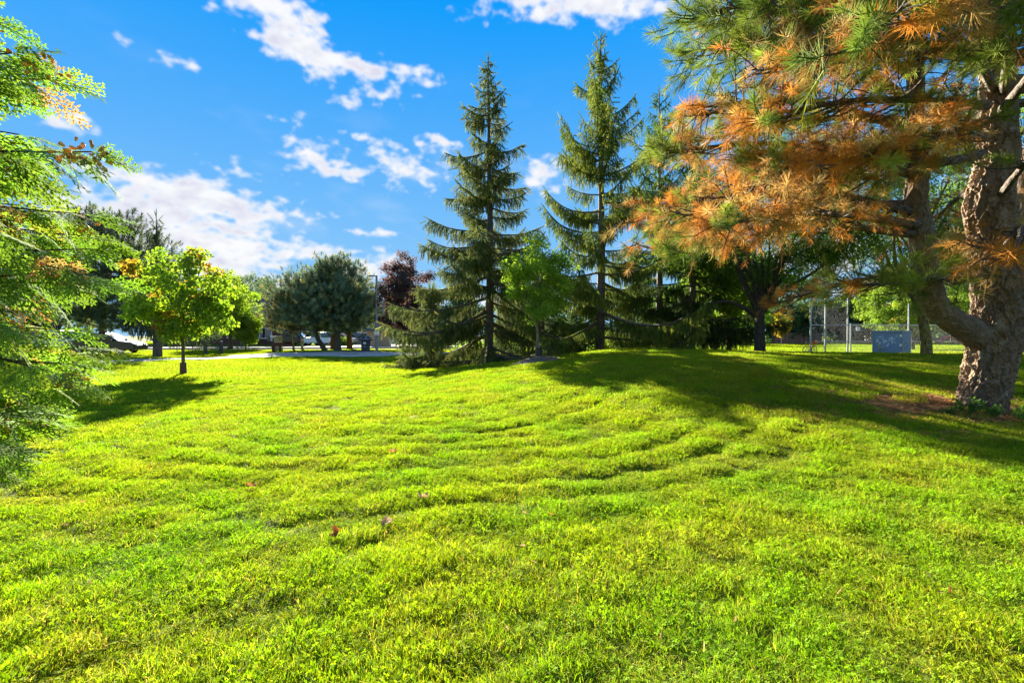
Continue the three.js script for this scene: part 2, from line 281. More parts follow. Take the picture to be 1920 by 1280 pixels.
function tuftGeo(seed, n, stem, len, w, a0, a1, sag) {   // long pine needles bursting from the end of a shoot along +y
  const r = rngOf(seed), pos = [], idx = [];
  for (let i = 0; i < n; i++) {
    const t = r(), a = i * 2.399 + r() * 0.5, tilt = lerp(a1, a0, t * t) * (0.85 + 0.3 * r()) * D2R, L = len * (0.75 + 0.4 * r()), y0 = stem * t;
    const d = V(Math.cos(a) * Math.sin(tilt), Math.cos(tilt), Math.sin(a) * Math.sin(tilt)), s = V(-Math.sin(a), 0, Math.cos(a)).multiplyScalar(w / 2), k = pos.length / 3, b = V((r() - 0.5) * sag, (r() - 0.5) * sag, (r() - 0.5) * sag).multiplyScalar(L);
    const m = d.clone().multiplyScalar(L * 0.55).addScaledVector(b, 0.3), e = d.clone().multiplyScalar(L).add(b);
    pos.push(-s.x, y0, -s.z, s.x, y0, s.z, m.x - s.x, y0 + m.y, m.z - s.z, m.x + s.x, y0 + m.y, m.z + s.z, e.x, y0 + e.y, e.z);
    idx.push(k, k + 1, k + 2, k + 1, k + 3, k + 2, k + 2, k + 3, k + 4);
  }
  const st = tube([[0, -0.03, 0], [0, stem * 0.6, 0], [0, stem, 0]], [0.006, 0.005, 0.003], 4, 2), sp = st.attributes.position, k0 = pos.length / 3; for (let i = 0; i < sp.count; i++) pos.push(sp.getX(i), sp.getY(i), sp.getZ(i)); for (const q of st.index.array) idx.push(q + k0);
  return geoOf(pos, idx);
}
const farTuft = tuftGeo(33, 46, 0.45, 0.55, 0.045, 15, 80, 0.1);
function leafCluster(seed, n, len, wid, spread, lobed) {
  const r = rngOf(seed), pos = [], idx = [];
  for (let i = 0; i < n; i++) {
    const c = ball(r).multiplyScalar(spread), d = V(r() - 0.5, (r() - 0.75) * 0.9, r() - 0.5).normalize(), s = V(0, 1, 0).cross(d).normalize().applyAxisAngle(d, (r() - 0.5) * 1.8), nn = d.clone().cross(s), L = len * (0.7 + 0.6 * r()), w = wid * (0.7 + 0.6 * r()) / 2, k = pos.length / 3;
    const put = (t, q, h) => { const p = c.clone().addScaledVector(d, t * L).addScaledVector(s, q * w).addScaledVector(nn, h * w); pos.push(p.x, p.y, p.z); };
    if (lobed) { put(0, 0, 0); put(0.12, 0.9, 0.25); put(0.4, 0.45, 0.12); put(0.62, 1, 0.25); put(0.68, 0.35, 0.05); put(1, 0, -0.15); put(0.68, -0.35, 0.05); put(0.62, -1, 0.25); put(0.4, -0.45, 0.12); put(0.12, -0.9, 0.25); for (const t of [[0, 1, 2], [0, 2, 4], [2, 3, 4], [0, 4, 5], [0, 5, 6], [0, 6, 8], [6, 7, 8], [0, 8, 9]]) idx.push(...t.map((q) => q + k)); }
    else { put(0, 0, 0); put(0.45, 1, 0.3); put(1, 0, -0.1); put(0.45, -1, 0.3); idx.push(k, k + 1, k + 2, k, k + 2, k + 3); }
  }
  return geoOf(pos, idx);
}
const mapleLeaves = leafCluster(41, 12, 0.13, 0.13, 0.17, true), smallLeaves = leafCluster(42, 22, 0.075, 0.045, 0.18, false), locustLeaves = leafCluster(43, 26, 0.1, 0.035, 0.22, false), farLeaves = leafCluster(44, 16, 0.34, 0.26, 0.5, false), midLeaves = leafCluster(45, 18, 0.17, 0.12, 0.3, false);
const leafy = leafMat([1, 1, 1], 0.6), needly = leafMat([1, 1, 1], 0.35), needlyFar = leafMat([1, 1, 1], 0.3);

// ---------------------------------------------------------------- spruces
function spruce(o) {
  const r = rngOf(o.seed), y0 = H(o.x, o.z), t = thing('spruce_tree', o.label, 'tree', [o.x, y0 - 0.1, o.z], 0, o.group), bag = new Bag(), wood = [];
  part('trunk', tube([[0, 0, 0], [o.bend ?? 0.05, o.h * 0.35, 0.03], [(o.bend ?? 0.05) * 0.4, o.h * 0.7, -0.02], [0, o.h, 0]], [o.r, o.r * 0.72, o.r * 0.38, 0.015], 9, 24, 0.12), barkGrey, t);
  let az = r() * 6; const step = o.step ?? 0.2, unit = o.unit ?? 0.3;
  for (let y = o.y0 ?? 0.35; y < o.h - 0.15; y += step * (0.6 + 0.8 * r()) * lerp(1, 0.6, y / o.h)) {
    const f = (y - 0.2) / (o.h - 0.2), wild = r(); if (wild < (o.gaps ?? 0.08)) continue;
    az += 2.4 + (r() - 0.5) * 2.6;
    const L = Math.max(0.16, o.R * Math.pow(1 - f, o.pow ?? 0.85) * (0.42 + 0.66 * r() + (wild > 0.88 ? 0.3 : 0))), rise = lerp(o.lo ?? -0.3, o.hi ?? 0.55, f) + (r() - 0.5) * 0.42, curl = (o.curl ?? 0.22) * (0.5 + r());
    const dx = Math.cos(az), dz = Math.sin(az), at = (s) => V(dx * L * s, Math.max(0.18, y + L * (rise * s + curl * s * s * s)), dz * L * s);
    wood.push(tube([at(0), at(0.35), at(0.7), at(1)], [0.012 + 0.016 * L, 0.008 + 0.008 * L, 0.005], 5, 6));
    const ds = (o.gap ?? 0.115) / L, side = V(-dz, 0, dx);
    for (let s = 0.1 + r() * ds; s <= 1; s += ds * (0.7 + 0.6 * r())) {
      const p = at(s), fwd = at(Math.min(1, s + 0.05)).sub(at(s - 0.05)).normalize(), col = () => jit(r() < 0.25 ? o.tip : o.col, r, 0.3);
      bag.add(p, fwd.clone().add(V(0, 0.25 * (r() - 0.3), 0)), r() * 6, unit * (0.8 + 0.5 * r()), col());
      for (const sg of [-1, 1]) {
        const l = Math.min(0.7, (0.1 + 0.24 * L * (1 - s * 0.75))) * (0.5 + 0.7 * r()), bd = fwd.clone().multiplyScalar(0.75).addScaledVector(side, sg * (0.6 + 0.5 * r())).add(V(0, -0.1 - 0.25 * r(), 0)).normalize();
        for (let q = 0; q < l; q += unit * 0.36) {
          const pp = p.clone().addScaledVector(bd, q).add(V(0, -0.12 * q, 0)), hang = (o.hang ?? 0.8) * (0.4 + 0.9 * r()); if (pp.y < 0.12) pp.y = 0.12 + 0.2 * r();
          bag.add(pp, bd.clone().multiplyScalar(1 - 0.45 * hang).add(V((r() - 0.5) * 0.5, -hang, (r() - 0.5) * 0.5)), r() * 6, unit * (0.65 + 0.6 * r()), col());
          if (r() < 0.55 && pp.y > 0.5) bag.add(pp.clone().add(V((r() - 0.5) * 0.1, -unit * 0.55, (r() - 0.5) * 0.1)), V((r() - 0.5) * 0.5, -1, (r() - 0.5) * 0.5), r() * 6, unit * (0.6 + 0.6 * r()), col());
        }
      }
    }
  }
  for (let i = 0; i < 5; i++) bag.add(V(0, o.h - 0.25 + i * 0.06, 0), V((r() - 0.5) * 0.8, 1, (r() - 0.5) * 0.8), r() * 6, unit * 0.8, o.col);
  const b = part('branches', mergeGeometries(wood), barkGrey, t); b.userData.kind = 'stuff';
  bag.build('crown', spruceTwig, needly, t); return t;
}
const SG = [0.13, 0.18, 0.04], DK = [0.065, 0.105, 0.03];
spruce({ seed: 101, x: -0.97, z: -20.3, h: 12.6, r: 0.2, R: 4.6, label: 'tall narrow spruce with bare trunk showing, beside the young tree in black guard', col: [0.125, 0.165, 0.05], tip: [0.29, 0.29, 0.07], lo: -0.34, hi: 0.15, gaps: 0.22, step: 0.125, bend: 0.08, pow: 0.98 });
spruce({ seed: 102, x: 3.55, z: -20, h: 12.9, r: 0.2, R: 4.3, pow: 0.85, label: 'tallest spruce with long upswept boughs and drooping twigs', col: [0.13, 0.185, 0.03], tip: [0.3, 0.33, 0.045], lo: -0.35, hi: 0.65, curl: 0.3, gaps: 0.26, step: 0.14, hang: 1.1 });
spruce({ seed: 103, x: 6.5, z: -22, h: 12.0, r: 0.17, R: 3.3, pow: 0.8, label: 'dense bright green spruce partly hidden behind the browning pine boughs', col: [0.08, 0.15, 0.03], tip: [0.16, 0.25, 0.04], lo: -0.25, hi: 0.6, gaps: 0.25, step: 0.15 });
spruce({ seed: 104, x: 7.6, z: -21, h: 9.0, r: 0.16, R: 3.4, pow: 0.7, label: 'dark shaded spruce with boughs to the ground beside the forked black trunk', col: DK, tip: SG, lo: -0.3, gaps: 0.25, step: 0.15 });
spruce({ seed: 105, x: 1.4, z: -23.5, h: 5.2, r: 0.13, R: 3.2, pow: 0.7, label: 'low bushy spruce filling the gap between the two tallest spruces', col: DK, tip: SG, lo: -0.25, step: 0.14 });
spruce({ seed: 106, x: -3.6, z: -21.6, h: 3.6, r: 0.1, R: 2.0, pow: 0.55, label: 'low pale green spruce bough mass at the path end of the spruce row', col: [0.14, 0.18, 0.06], tip: [0.29, 0.31, 0.08], lo: -0.2, step: 0.12 });
spruce({ seed: 108, x: -22.9, z: -32, h: 9.3, r: 0.28, R: 4.2, pow: 1.15, label: 'dark spruce with bare pointed spire behind the round young maple', col: [0.06, 0.095, 0.045], tip: [0.12, 0.15, 0.06], gap: 0.2, unit: 0.45, y0: 1.6, step: 0.26 });

// ---------------------------------------------------------------- pines further off
function roundPine(o) {
  const r = rngOf(o.seed), y0 = H(o.x, o.z), t = thing('pine_tree', o.label, 'tree', [o.x, y0 - 0.1, o.z], 0, o.group), bag = new Bag(), wood = [];
  const lean = o.lean ?? 0, top = V(lean * 0.2, o.h * 0.95, 0);
  part('trunk', tube([[lean * -0.5, 0, 0], [lean * -0.12, o.h * 0.22, 0.05], [0, o.h * 0.55, 0], top], [o.r, o.r * 0.8, o.r * 0.5, 0.04], 9, 20, 0.1), o.bark ?? barkGrey, t);
  const cy = o.cy ?? 0.56 * o.h, ry = o.h - cy;
  for (let i = 0; i < o.n; i++) {
    const a = i * 2.4 + r(), u = -0.75 + 1.75 * (i + r()) / o.n, rr = Math.sqrt(Math.max(0.03, 1 - u * u)) * (0.55 + 0.58 * r()), tip = V(Math.cos(a) * rr * o.R, cy + u * ry * (0.92 + 0.14 * r()), Math.sin(a) * rr * o.R), from = V(0, clamp(tip.y - 0.35 * o.R * (0.4 + 0.5 * r()), o.h * 0.2, o.h * 0.9), 0);
    const mid = from.clone().lerp(tip, 0.55).add(V(0, -0.15, 0)); wood.push(tube([from, mid, tip], [0.025 + o.R * 0.012, 0.03, 0.015], 5, 5));
    const m = o.per ?? 46;
    for (let k = 0; k < m; k++) {
      const s = 0.35 + 0.7 * Math.sqrt(r()), p = from.clone().lerp(tip, Math.min(1.05, s)).add(ball(r).multiplyScalar(o.R * 0.24)), d = p.clone().sub(V(0, cy - ry * 0.6, 0)).normalize().add(V(0, 0.5, 0)).addScaledVector(ball(r), 0.6);
      bag.add(p, d, r() * 6, (o.unit ?? 0.42) * (0.7 + 0.6 * r()), jit(r() < 0.22 ? o.tip : o.col, r, 0.25));
    }
  }
  const b = part('branches', mergeGeometries(wood), barkGrey, t); b.userData.kind = 'stuff';
  bag.build('crown', farTuft, needlyFar, t); return t;
}
const PG = [0.15, 0.22, 0.115], PLIT = [0.42, 0.42, 0.16];  // pine tip tone: sunlit clumps put into the colour of random tufts
roundPine({ seed: 201, x: -17.6, z: -44, h: 6.8, R: 4.0, r: 0.24, n: 60, col: PG, tip: PLIT, lean: -2.2, cy: 4.4, label: 'blue-green pine with leaning trunk beside the paved path' });
roundPine({ seed: 202, x: -15.3, z: -43.5, h: 7.9, R: 3.3, r: 0.34, n: 66, col: PG, tip: PLIT, cy: 4.8, label: 'tallest blue-green pine by the path with thick straight trunk' });
roundPine({ seed: 203, x: -17.3, z: -48, h: 7.0, R: 3.2, r: 0.3, n: 40, col: PG, tip: [0.2, 0.17, 0.07], bark: barkRed, cy: 4.3, label: 'pine with reddish trunk behind the thick straight trunk' });
roundPine({ seed: 204, x: -15.9, z: -48.5, h: 6.6, R: 2.8, r: 0.3, n: 36, col: PG, tip: [0.2, 0.17, 0.07], bark: barkRed, cy: 4.2, label: 'rust-barked pine behind the litter bin' });
roundPine({ seed: 205, x: -20.5, z: -46.5, h: 5.6, R: 2.4, r: 0.12, n: 30, per: 30, col: [0.1, 0.12, 0.06], tip: [0.22, 0.19, 0.06], bark: barkPale, cy: 3.6, label: 'thin yellowing pine on a slender pale trunk beside the path' });
roundPine({ seed: 206, x: -30.5, z: -37, h: 10.2, R: 5.0, r: 0.3, n: 60, col: [0.085, 0.13, 0.06], tip: [0.2, 0.23, 0.08], unit: 0.5, cy: 6.0, label: 'large dark pine standing behind the parked black car' });
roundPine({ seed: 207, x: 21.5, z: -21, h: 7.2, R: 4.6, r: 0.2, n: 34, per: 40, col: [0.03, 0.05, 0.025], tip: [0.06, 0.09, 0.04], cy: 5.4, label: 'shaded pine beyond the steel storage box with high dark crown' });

// ---------------------------------------------------------------- broadleaf trees
function broad(o) {
  const r = rngOf(o.seed), y0 = H(o.x, o.z), t = thing(o.name ?? 'maple_tree', o.label, o.name === 'shrub' ? 'shrub' : 'tree', [o.x, y0 - 0.08, o.z], 0, o.group), bag = new Bag(), wood = [], cy = o.cy, ry = o.h - cy, bk = o.bark ?? barkGrey, off = o.off ?? [0, 0];
  const lean = o.lean ?? [0, 0], fork = V(lean[0], o.fork, lean[1]), stem = o.stem ?? [[0, 0, 0], [lean[0] * 0.4, o.fork * 0.5, lean[1] * 0.4], fork];
  const trunk = part('trunk', tube(stem, [o.r * 1.25, o.r, o.r * 0.85], 10, 14, 0.1), bk, t);
  const ends = [];
  for (let i = 0; i < o.limbs; i++) {
    const a = i * 2.4 + r() * 0.8, u = -0.35 + 1.2 * (i + 0.5) / o.limbs, rr = Math.sqrt(Math.max(0.05, 1 - u * u)) * 0.72, tip = V(off[0] + Math.cos(a) * rr * o.R, cy + u * ry * 0.8, off[1] + Math.sin(a) * rr * o.R), from = fork.clone().add(V(0, -o.fork * 0.12 * r(), 0));
    const mid = from.clone().lerp(tip, 0.45).add(V(-(tip.x - from.x) * 0.12, ry * 0.12, -(tip.z - from.z) * 0.12)).addScaledVector(ball(r), o.R * 0.08);
    wood.push(tube([from, from.clone().lerp(mid, 0.5).addScaledVector(ball(r), o.R * 0.05), mid, tip], [o.r * 0.62, o.r * 0.42, o.r * 0.26, 0.012], 6, 9)); ends.push([from, mid, tip]);
  }
  for (const e of o.boughs ?? []) wood.push(tube(e.map((p) => V(...p)), [o.r * 0.66, o.r * 0.48, o.r * 0.3, 0.02], 7, 12, 0.06));
  for (let i = 0; i < o.clumps; i++) {
    let p; do { p = ball(r); } while (p.length() < 0.45 && r() < 0.75);
    p.multiplyScalar(1 + 0.22 * n3(p.x * 2 + o.seed, p.y * 2, p.z * 2)); const under = o.under ?? 1;
    const c = V(off[0] + p.x * o.R, cy + p.y * ry * (p.y < 0 ? under : 1), off[1] + p.z * o.R);
    let best = null, bd = 1e9; for (const e of ends) for (const q of [0.45, 0.7, 0.95]) { const w = q < 0.5 ? e[0].clone().lerp(e[1], q * 2) : e[1].clone().lerp(e[2], (q - 0.5) * 2), d = w.distanceTo(c); if (d < bd) { bd = d; best = w; } }
    if (o.twigs !== false) wood.push(tube([best, best.clone().lerp(c, 0.5).add(V(0, 0.06 * o.R, 0)), c], [o.r * 0.12, o.r * 0.08, 0.006], 4, 4));
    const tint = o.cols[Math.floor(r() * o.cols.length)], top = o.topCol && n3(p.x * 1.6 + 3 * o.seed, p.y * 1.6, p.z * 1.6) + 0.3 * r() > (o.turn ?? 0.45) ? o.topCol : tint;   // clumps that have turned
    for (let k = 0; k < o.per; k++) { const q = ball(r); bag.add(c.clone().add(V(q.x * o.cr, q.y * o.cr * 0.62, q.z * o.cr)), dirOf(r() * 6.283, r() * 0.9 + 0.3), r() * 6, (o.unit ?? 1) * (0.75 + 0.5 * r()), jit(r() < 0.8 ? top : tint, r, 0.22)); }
  }
  const b = part('branches', mergeGeometries(wood), bk, t); b.userData.kind = 'stuff';
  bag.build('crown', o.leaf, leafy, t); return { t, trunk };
}
const YG = [0.25, 0.38, 0.015], GR = [0.17, 0.27, 0.015], DG = [0.06, 0.11, 0.02];
{ // left lawn: young maple with a brown wrap on its trunk
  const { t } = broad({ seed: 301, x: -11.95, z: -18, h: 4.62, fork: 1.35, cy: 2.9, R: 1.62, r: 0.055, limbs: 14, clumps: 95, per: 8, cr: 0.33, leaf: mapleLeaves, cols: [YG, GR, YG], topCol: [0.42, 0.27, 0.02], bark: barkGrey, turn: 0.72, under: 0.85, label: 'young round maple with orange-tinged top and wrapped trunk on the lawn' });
  part('trunk_wrap', new THREE.CylinderGeometry(0.1, 0.115, 0.44, 14).translate(0, 0.3, 0), std([0.11, 0.055, 0.035], 0.9), t);
  // young tree with a black guard on its mulch mound
  const b = broad({ seed: 302, name: 'young_tree', x: 0.8, z: -15, h: 3.75, fork: 1.65, cy: 2.55, R: 0.95, r: 0.042, limbs: 9, clumps: 60, per: 9, cr: 0.26, leaf: smallLeaves, cols: [[0.24, 0.38, 0.02], YG, [0.2, 0.33, 0.02]], bark: barkPale, lean: [-0.06, 0], label: 'slim young tree with black trunk guard standing on the mulch mound' });
  part('trunk_guard', new THREE.CylinderGeometry(0.11, 0.1, 0.46, 16).translate(0.01, 0.3, 0), std([0.02, 0.018, 0.02], 0.55), b.t);
}
broad({ seed: 303, name: 'yellow_green_tree', x: -28.4, z: -50, h: 7.2, fork: 2.2, cy: 4.2, R: 3.1, r: 0.2, limbs: 12, clumps: 90, per: 14, cr: 0.75, leaf: midLeaves, cols: [YG, [0.2, 0.28, 0.02]], label: 'broad yellow-green tree on the verge in front of the brick house' });
broad({ seed: 304, name: 'young_tree', x: -25.8, z: -48, h: 3.5, fork: 0.9, cy: 2.05, R: 1.05, r: 0.06, limbs: 8, clumps: 40, per: 10, cr: 0.4, leaf: midLeaves, cols: [YG, GR], label: 'small rounded young tree standing by itself at the road edge' });
broad({ seed: 305, name: 'locust_tree', x: -37, z: -68, h: 10.5, fork: 3.5, cy: 6.6, R: 4.6, r: 0.22, limbs: 12, clumps: 80, per: 10, cr: 0.8, leaf: midLeaves, cols: [[0.09, 0.14, 0.06], [0.11, 0.16, 0.05]], label: 'feathery grey-green tree rising behind the yellow-green tree' });
broad({ seed: 306, name: 'purple_leaved_tree', x: -9.7, z: -44.5, h: 8.8, fork: 1.6, cy: 5.0, R: 2.35, r: 0.13, limbs: 14, clumps: 105, per: 13, cr: 0.6, leaf: midLeaves, cols: [[0.085, 0.055, 0.05], [0.11, 0.065, 0.05], [0.07, 0.05, 0.05]], topCol: [0.22, 0.1, 0.06], bark: barkDark, label: 'dark purple-leaved tree behind the lamp post' });
broad({ seed: 307, name: 'locust_tree', x: 9.0, z: -18, h: 7.6, fork: 1.75, cy: 4.6, R: 4.0, r: 0.17, limbs: 9, clumps: 210, per: 12, cr: 0.55, leaf: locustLeaves, cols: [[0.1, 0.19, 0.015], [0.07, 0.13, 0.015], [0.16, 0.26, 0.015]], bark: barkDark, under: 0.75,
  boughs: [[[0, 1.55, 0], [-0.5, 2.3, 0.1], [-0.9, 3.1, 0.2], [-1.2, 4.2, 0.3]], [[0, 1.4, 0], [-0.7, 1.75, 0.2], [-1.3, 1.95, 0.3], [-2.2, 1.85, 0.5]], [[0.02, 1.6, 0], [0.25, 2.4, 0], [0.35, 3.2, -0.1], [0.4, 4.5, -0.1]], [[0.04, 1.6, 0], [0.7, 2.3, 0.1], [1.6, 2.9, 0.3], [2.8, 3.8, 0.5]], [[0, 1.6, 0], [-0.1, 2.6, 0.1], [-0.2, 3.6, 0], [-0.1, 5, 0]]], label: 'forked tree with nearly black trunk on the mound beside the dark spruces' });
broad({ seed: 308, name: 'locust_tree', x: 12.55, z: -15, h: 7.5, fork: 2.0, cy: 4.7, R: 4.2, r: 0.13, limbs: 10, clumps: 170, per: 11, cr: 0.55, leaf: locustLeaves, cols: [[0.16, 0.26, 0.015], [0.1, 0.18, 0.015]], bark: barkSunlit, under: 0.85, lean: [-0.38, 0], stem: [[0, 0, 0], [-0.02, 0.6, 0], [-0.14, 1.3, 0], [-0.38, 2.05, 0]], label: 'tree with leaning trunk painted sunlit yellow between storage box and big pine' });
broad({ seed: 309, name: 'locust_tree', x: 38, z: -47, h: 8.6, fork: 1.9, cy: 4.9, R: 5.2, r: 0.16, limbs: 10, clumps: 120, per: 14, cr: 0.7, leaf: midLeaves, cols: [[0.17, 0.27, 0.02], [0.2, 0.3, 0.02]], label: 'bright lime green tree hanging over the chain-link fence' });
broad({ seed: 316, name: 'lime_tree', x: 16, z: -39, h: 7.2, fork: 1.5, cy: 3.9, R: 3.6, r: 0.15, limbs: 10, clumps: 110, per: 12, cr: 0.6, leaf: midLeaves, cols: [[0.27, 0.4, 0.02], [0.22, 0.34, 0.02]], label: 'bright sunlit green tree seen behind the forked black trunk' });
broad({ seed: 310, name: 'young_tree', x: 37, z: -68, h: 4.5, fork: 1.4, cy: 3.0, R: 1.0, r: 0.06, limbs: 8, clumps: 34, per: 9, cr: 0.45, leaf: midLeaves, cols: [[0.42, 0.3, 0.01], [0.38, 0.3, 0.015]], label: 'small golden yellow tree standing by itself on the far field' });
broad({ seed: 311, name: 'young_tree', x: 30.5, z: -64, h: 4.4, fork: 1.6, cy: 3.1, R: 1.1, r: 0.05, limbs: 7, clumps: 30, per: 9, cr: 0.42, leaf: midLeaves, bark: barkPale, cols: [[0.13, 0.18, 0.05], [0.1, 0.16, 0.05]], label: 'pale thin young tree standing between the black trunk and the golden tree', group: 'young trees on the far field' });
broad({ seed: 312, name: 'young_tree', x: 27.6, z: -62, h: 4.0, fork: 1.6, cy: 2.9, R: 0.9, r: 0.05, limbs: 7, clumps: 26, per: 9, cr: 0.4, leaf: midLeaves, bark: barkPale, cols: [[0.12, 0.17, 0.06]], label: 'thinnest pale young tree next to the yellow-barked trunk' });
broad({ seed: 313, name: 'slim_tree', x: 9.6, z: -22, h: 5.6, fork: 1.8, cy: 3.6, R: 2.2, r: 0.08, limbs: 7, clumps: 60, per: 11, cr: 0.5, leaf: midLeaves, cols: [[0.15, 0.24, 0.02], [0.18, 0.27, 0.02]], bark: barkSunlit, label: 'slender tree with bark painted sunlit yellow at the edge of the dark spruces' });
broad({ seed: 314, name: 'young_tree', x: 76, z: -84, h: 8.0, fork: 2.2, cy: 5, R: 2.0, r: 0.1, limbs: 8, clumps: 30, per: 9, cr: 0.6, leaf: farLeaves, cols: [[0.2, 0.29, 0.02]], label: 'light green young tree beside the red playground slide' });
broad({ seed: 315, name: 'reddening_tree', x: 44, z: -55, h: 6.6, fork: 1.8, cy: 4.2, R: 2.0, r: 0.1, limbs: 8, clumps: 44, per: 10, cr: 0.5, leaf: midLeaves, cols: [[0.16, 0.2, 0.02], [0.2, 0.2, 0.02]], topCol: [0.35, 0.09, 0.04], label: 'tree with reddening top behind the chain-link fence' });
{ // far trees behind the field, the houses and the spruces
  const r = rngOf(77);
  const rows = [ // x, z, height, crown radius, colour, label
    [31, -92, 11, 5.5, DG, 'dark green tree behind the golden tree and board fence'], [41, -96, 12.5, 6.2, DG, 'tall dark tree standing over the brown board fence'], [52, -92, 11, 5.5, [0.05, 0.1, 0.03], 'full green tree behind the backstop posts'], [61, -98, 13, 6.5, [0.07, 0.12, 0.03], 'high green tree in the row behind the white sign'], [71, -95, 12, 6, [0.05, 0.095, 0.025], 'broad dark tree behind the blue storage box'], [82, -97, 12.5, 6.3, [0.06, 0.11, 0.03], 'rounded tree behind the playground slide'], [93, -96, 12, 6.2, DG, 'dark tree behind the big pine trunk'], [104, -99, 13, 6.5, [0.08, 0.13, 0.03], 'last tree of the field row beyond the big pine'],
    [22, -85, 10, 5, [0.1, 0.17, 0.02], 'sunny tree seen through the gap beside the black trunk'], [12, -88, 10, 5.2, [0.08, 0.13, 0.03], 'tree glimpsed between the dark spruces'], [2, -84, 8.5, 4.6, DG, 'far tree glimpsed under the tallest spruce'], [-9, -80, 9, 4.6, [0.07, 0.11, 0.03], 'far tree behind the purple-leaved tree'], [-20, -100, 9.5, 5.4, [0.05, 0.09, 0.03], 'tree over the house roofs behind the blue-green pines'], [-44, -86, 10.5, 5.4, [0.06, 0.1, 0.03], 'tree behind the brick house roof'], [-56, -78, 12, 6, DG, 'dark tree behind the silver parked car'], [-70, -76, 12, 6, DG, 'tall tree hidden behind the near cedar'], [-33, -95, 10, 5, [0.06, 0.1, 0.03], 'bushy tree between brick house and driveway'], [48, -84, 7, 4.4, DG, 'low dark tree behind the tall backstop panel'], [57, -86, 7.5, 4.6, [0.05, 0.09, 0.03], 'low full tree just behind the small white fence sign'], [66, -86, 7, 4.4, DG, 'low dark tree framed by the storage box lid'], [96, -88, 8, 4.6, [0.07, 0.12, 0.03], 'low green tree at the edge of the playground'], [37, -86, 7.5, 4.4, DG, 'low dark tree over the golden tree']];
  rows.forEach(([x, z, h, R, c, label], i) => broad({ seed: 400 + i, name: 'background_tree', x, z, h, fork: h * 0.12, cy: h * 0.5, R, r: 0.25, limbs: 8, clumps: 46, per: 15, cr: R * 0.3, leaf: farLeaves, unit: 1.15, cols: [c, c.map((v) => v * 1.5), c.map((v) => v * 0.75)], twigs: false, under: 1.05, label }));
  // low shrubs in front of the houses and under the spruces
  const shrubs = [[-22.5, -66, 1.1, 1.0, GR, 'pale green shrub in front of the brick house door'], [-31, -67.5, 1.3, 1.3, DG, 'dark shrub below the house window'], [5.6, -25.5, 1.6, 1.5, [0.16, 0.25, 0.02], 'sunlit shrub glimpsed under the tallest spruce'], [-1.2, -27, 1.3, 1.4, [0.15, 0.24, 0.02], 'bright shrub behind the narrow spruce trunk'], [-8.5, -60, 2.4, 1.8, [0.1, 0.17, 0.02], 'green shrub beside the tan garage']];
  shrubs.forEach(([x, z, h, R, c, label], i) => broad({ seed: 450 + i, name: 'shrub', x, z, h, fork: 0.2, cy: h * 0.45, R, r: 0.05, limbs: 7, clumps: 26, per: 12, cr: R * 0.35, leaf: midLeaves, cols: [c], twigs: false, label }));
}

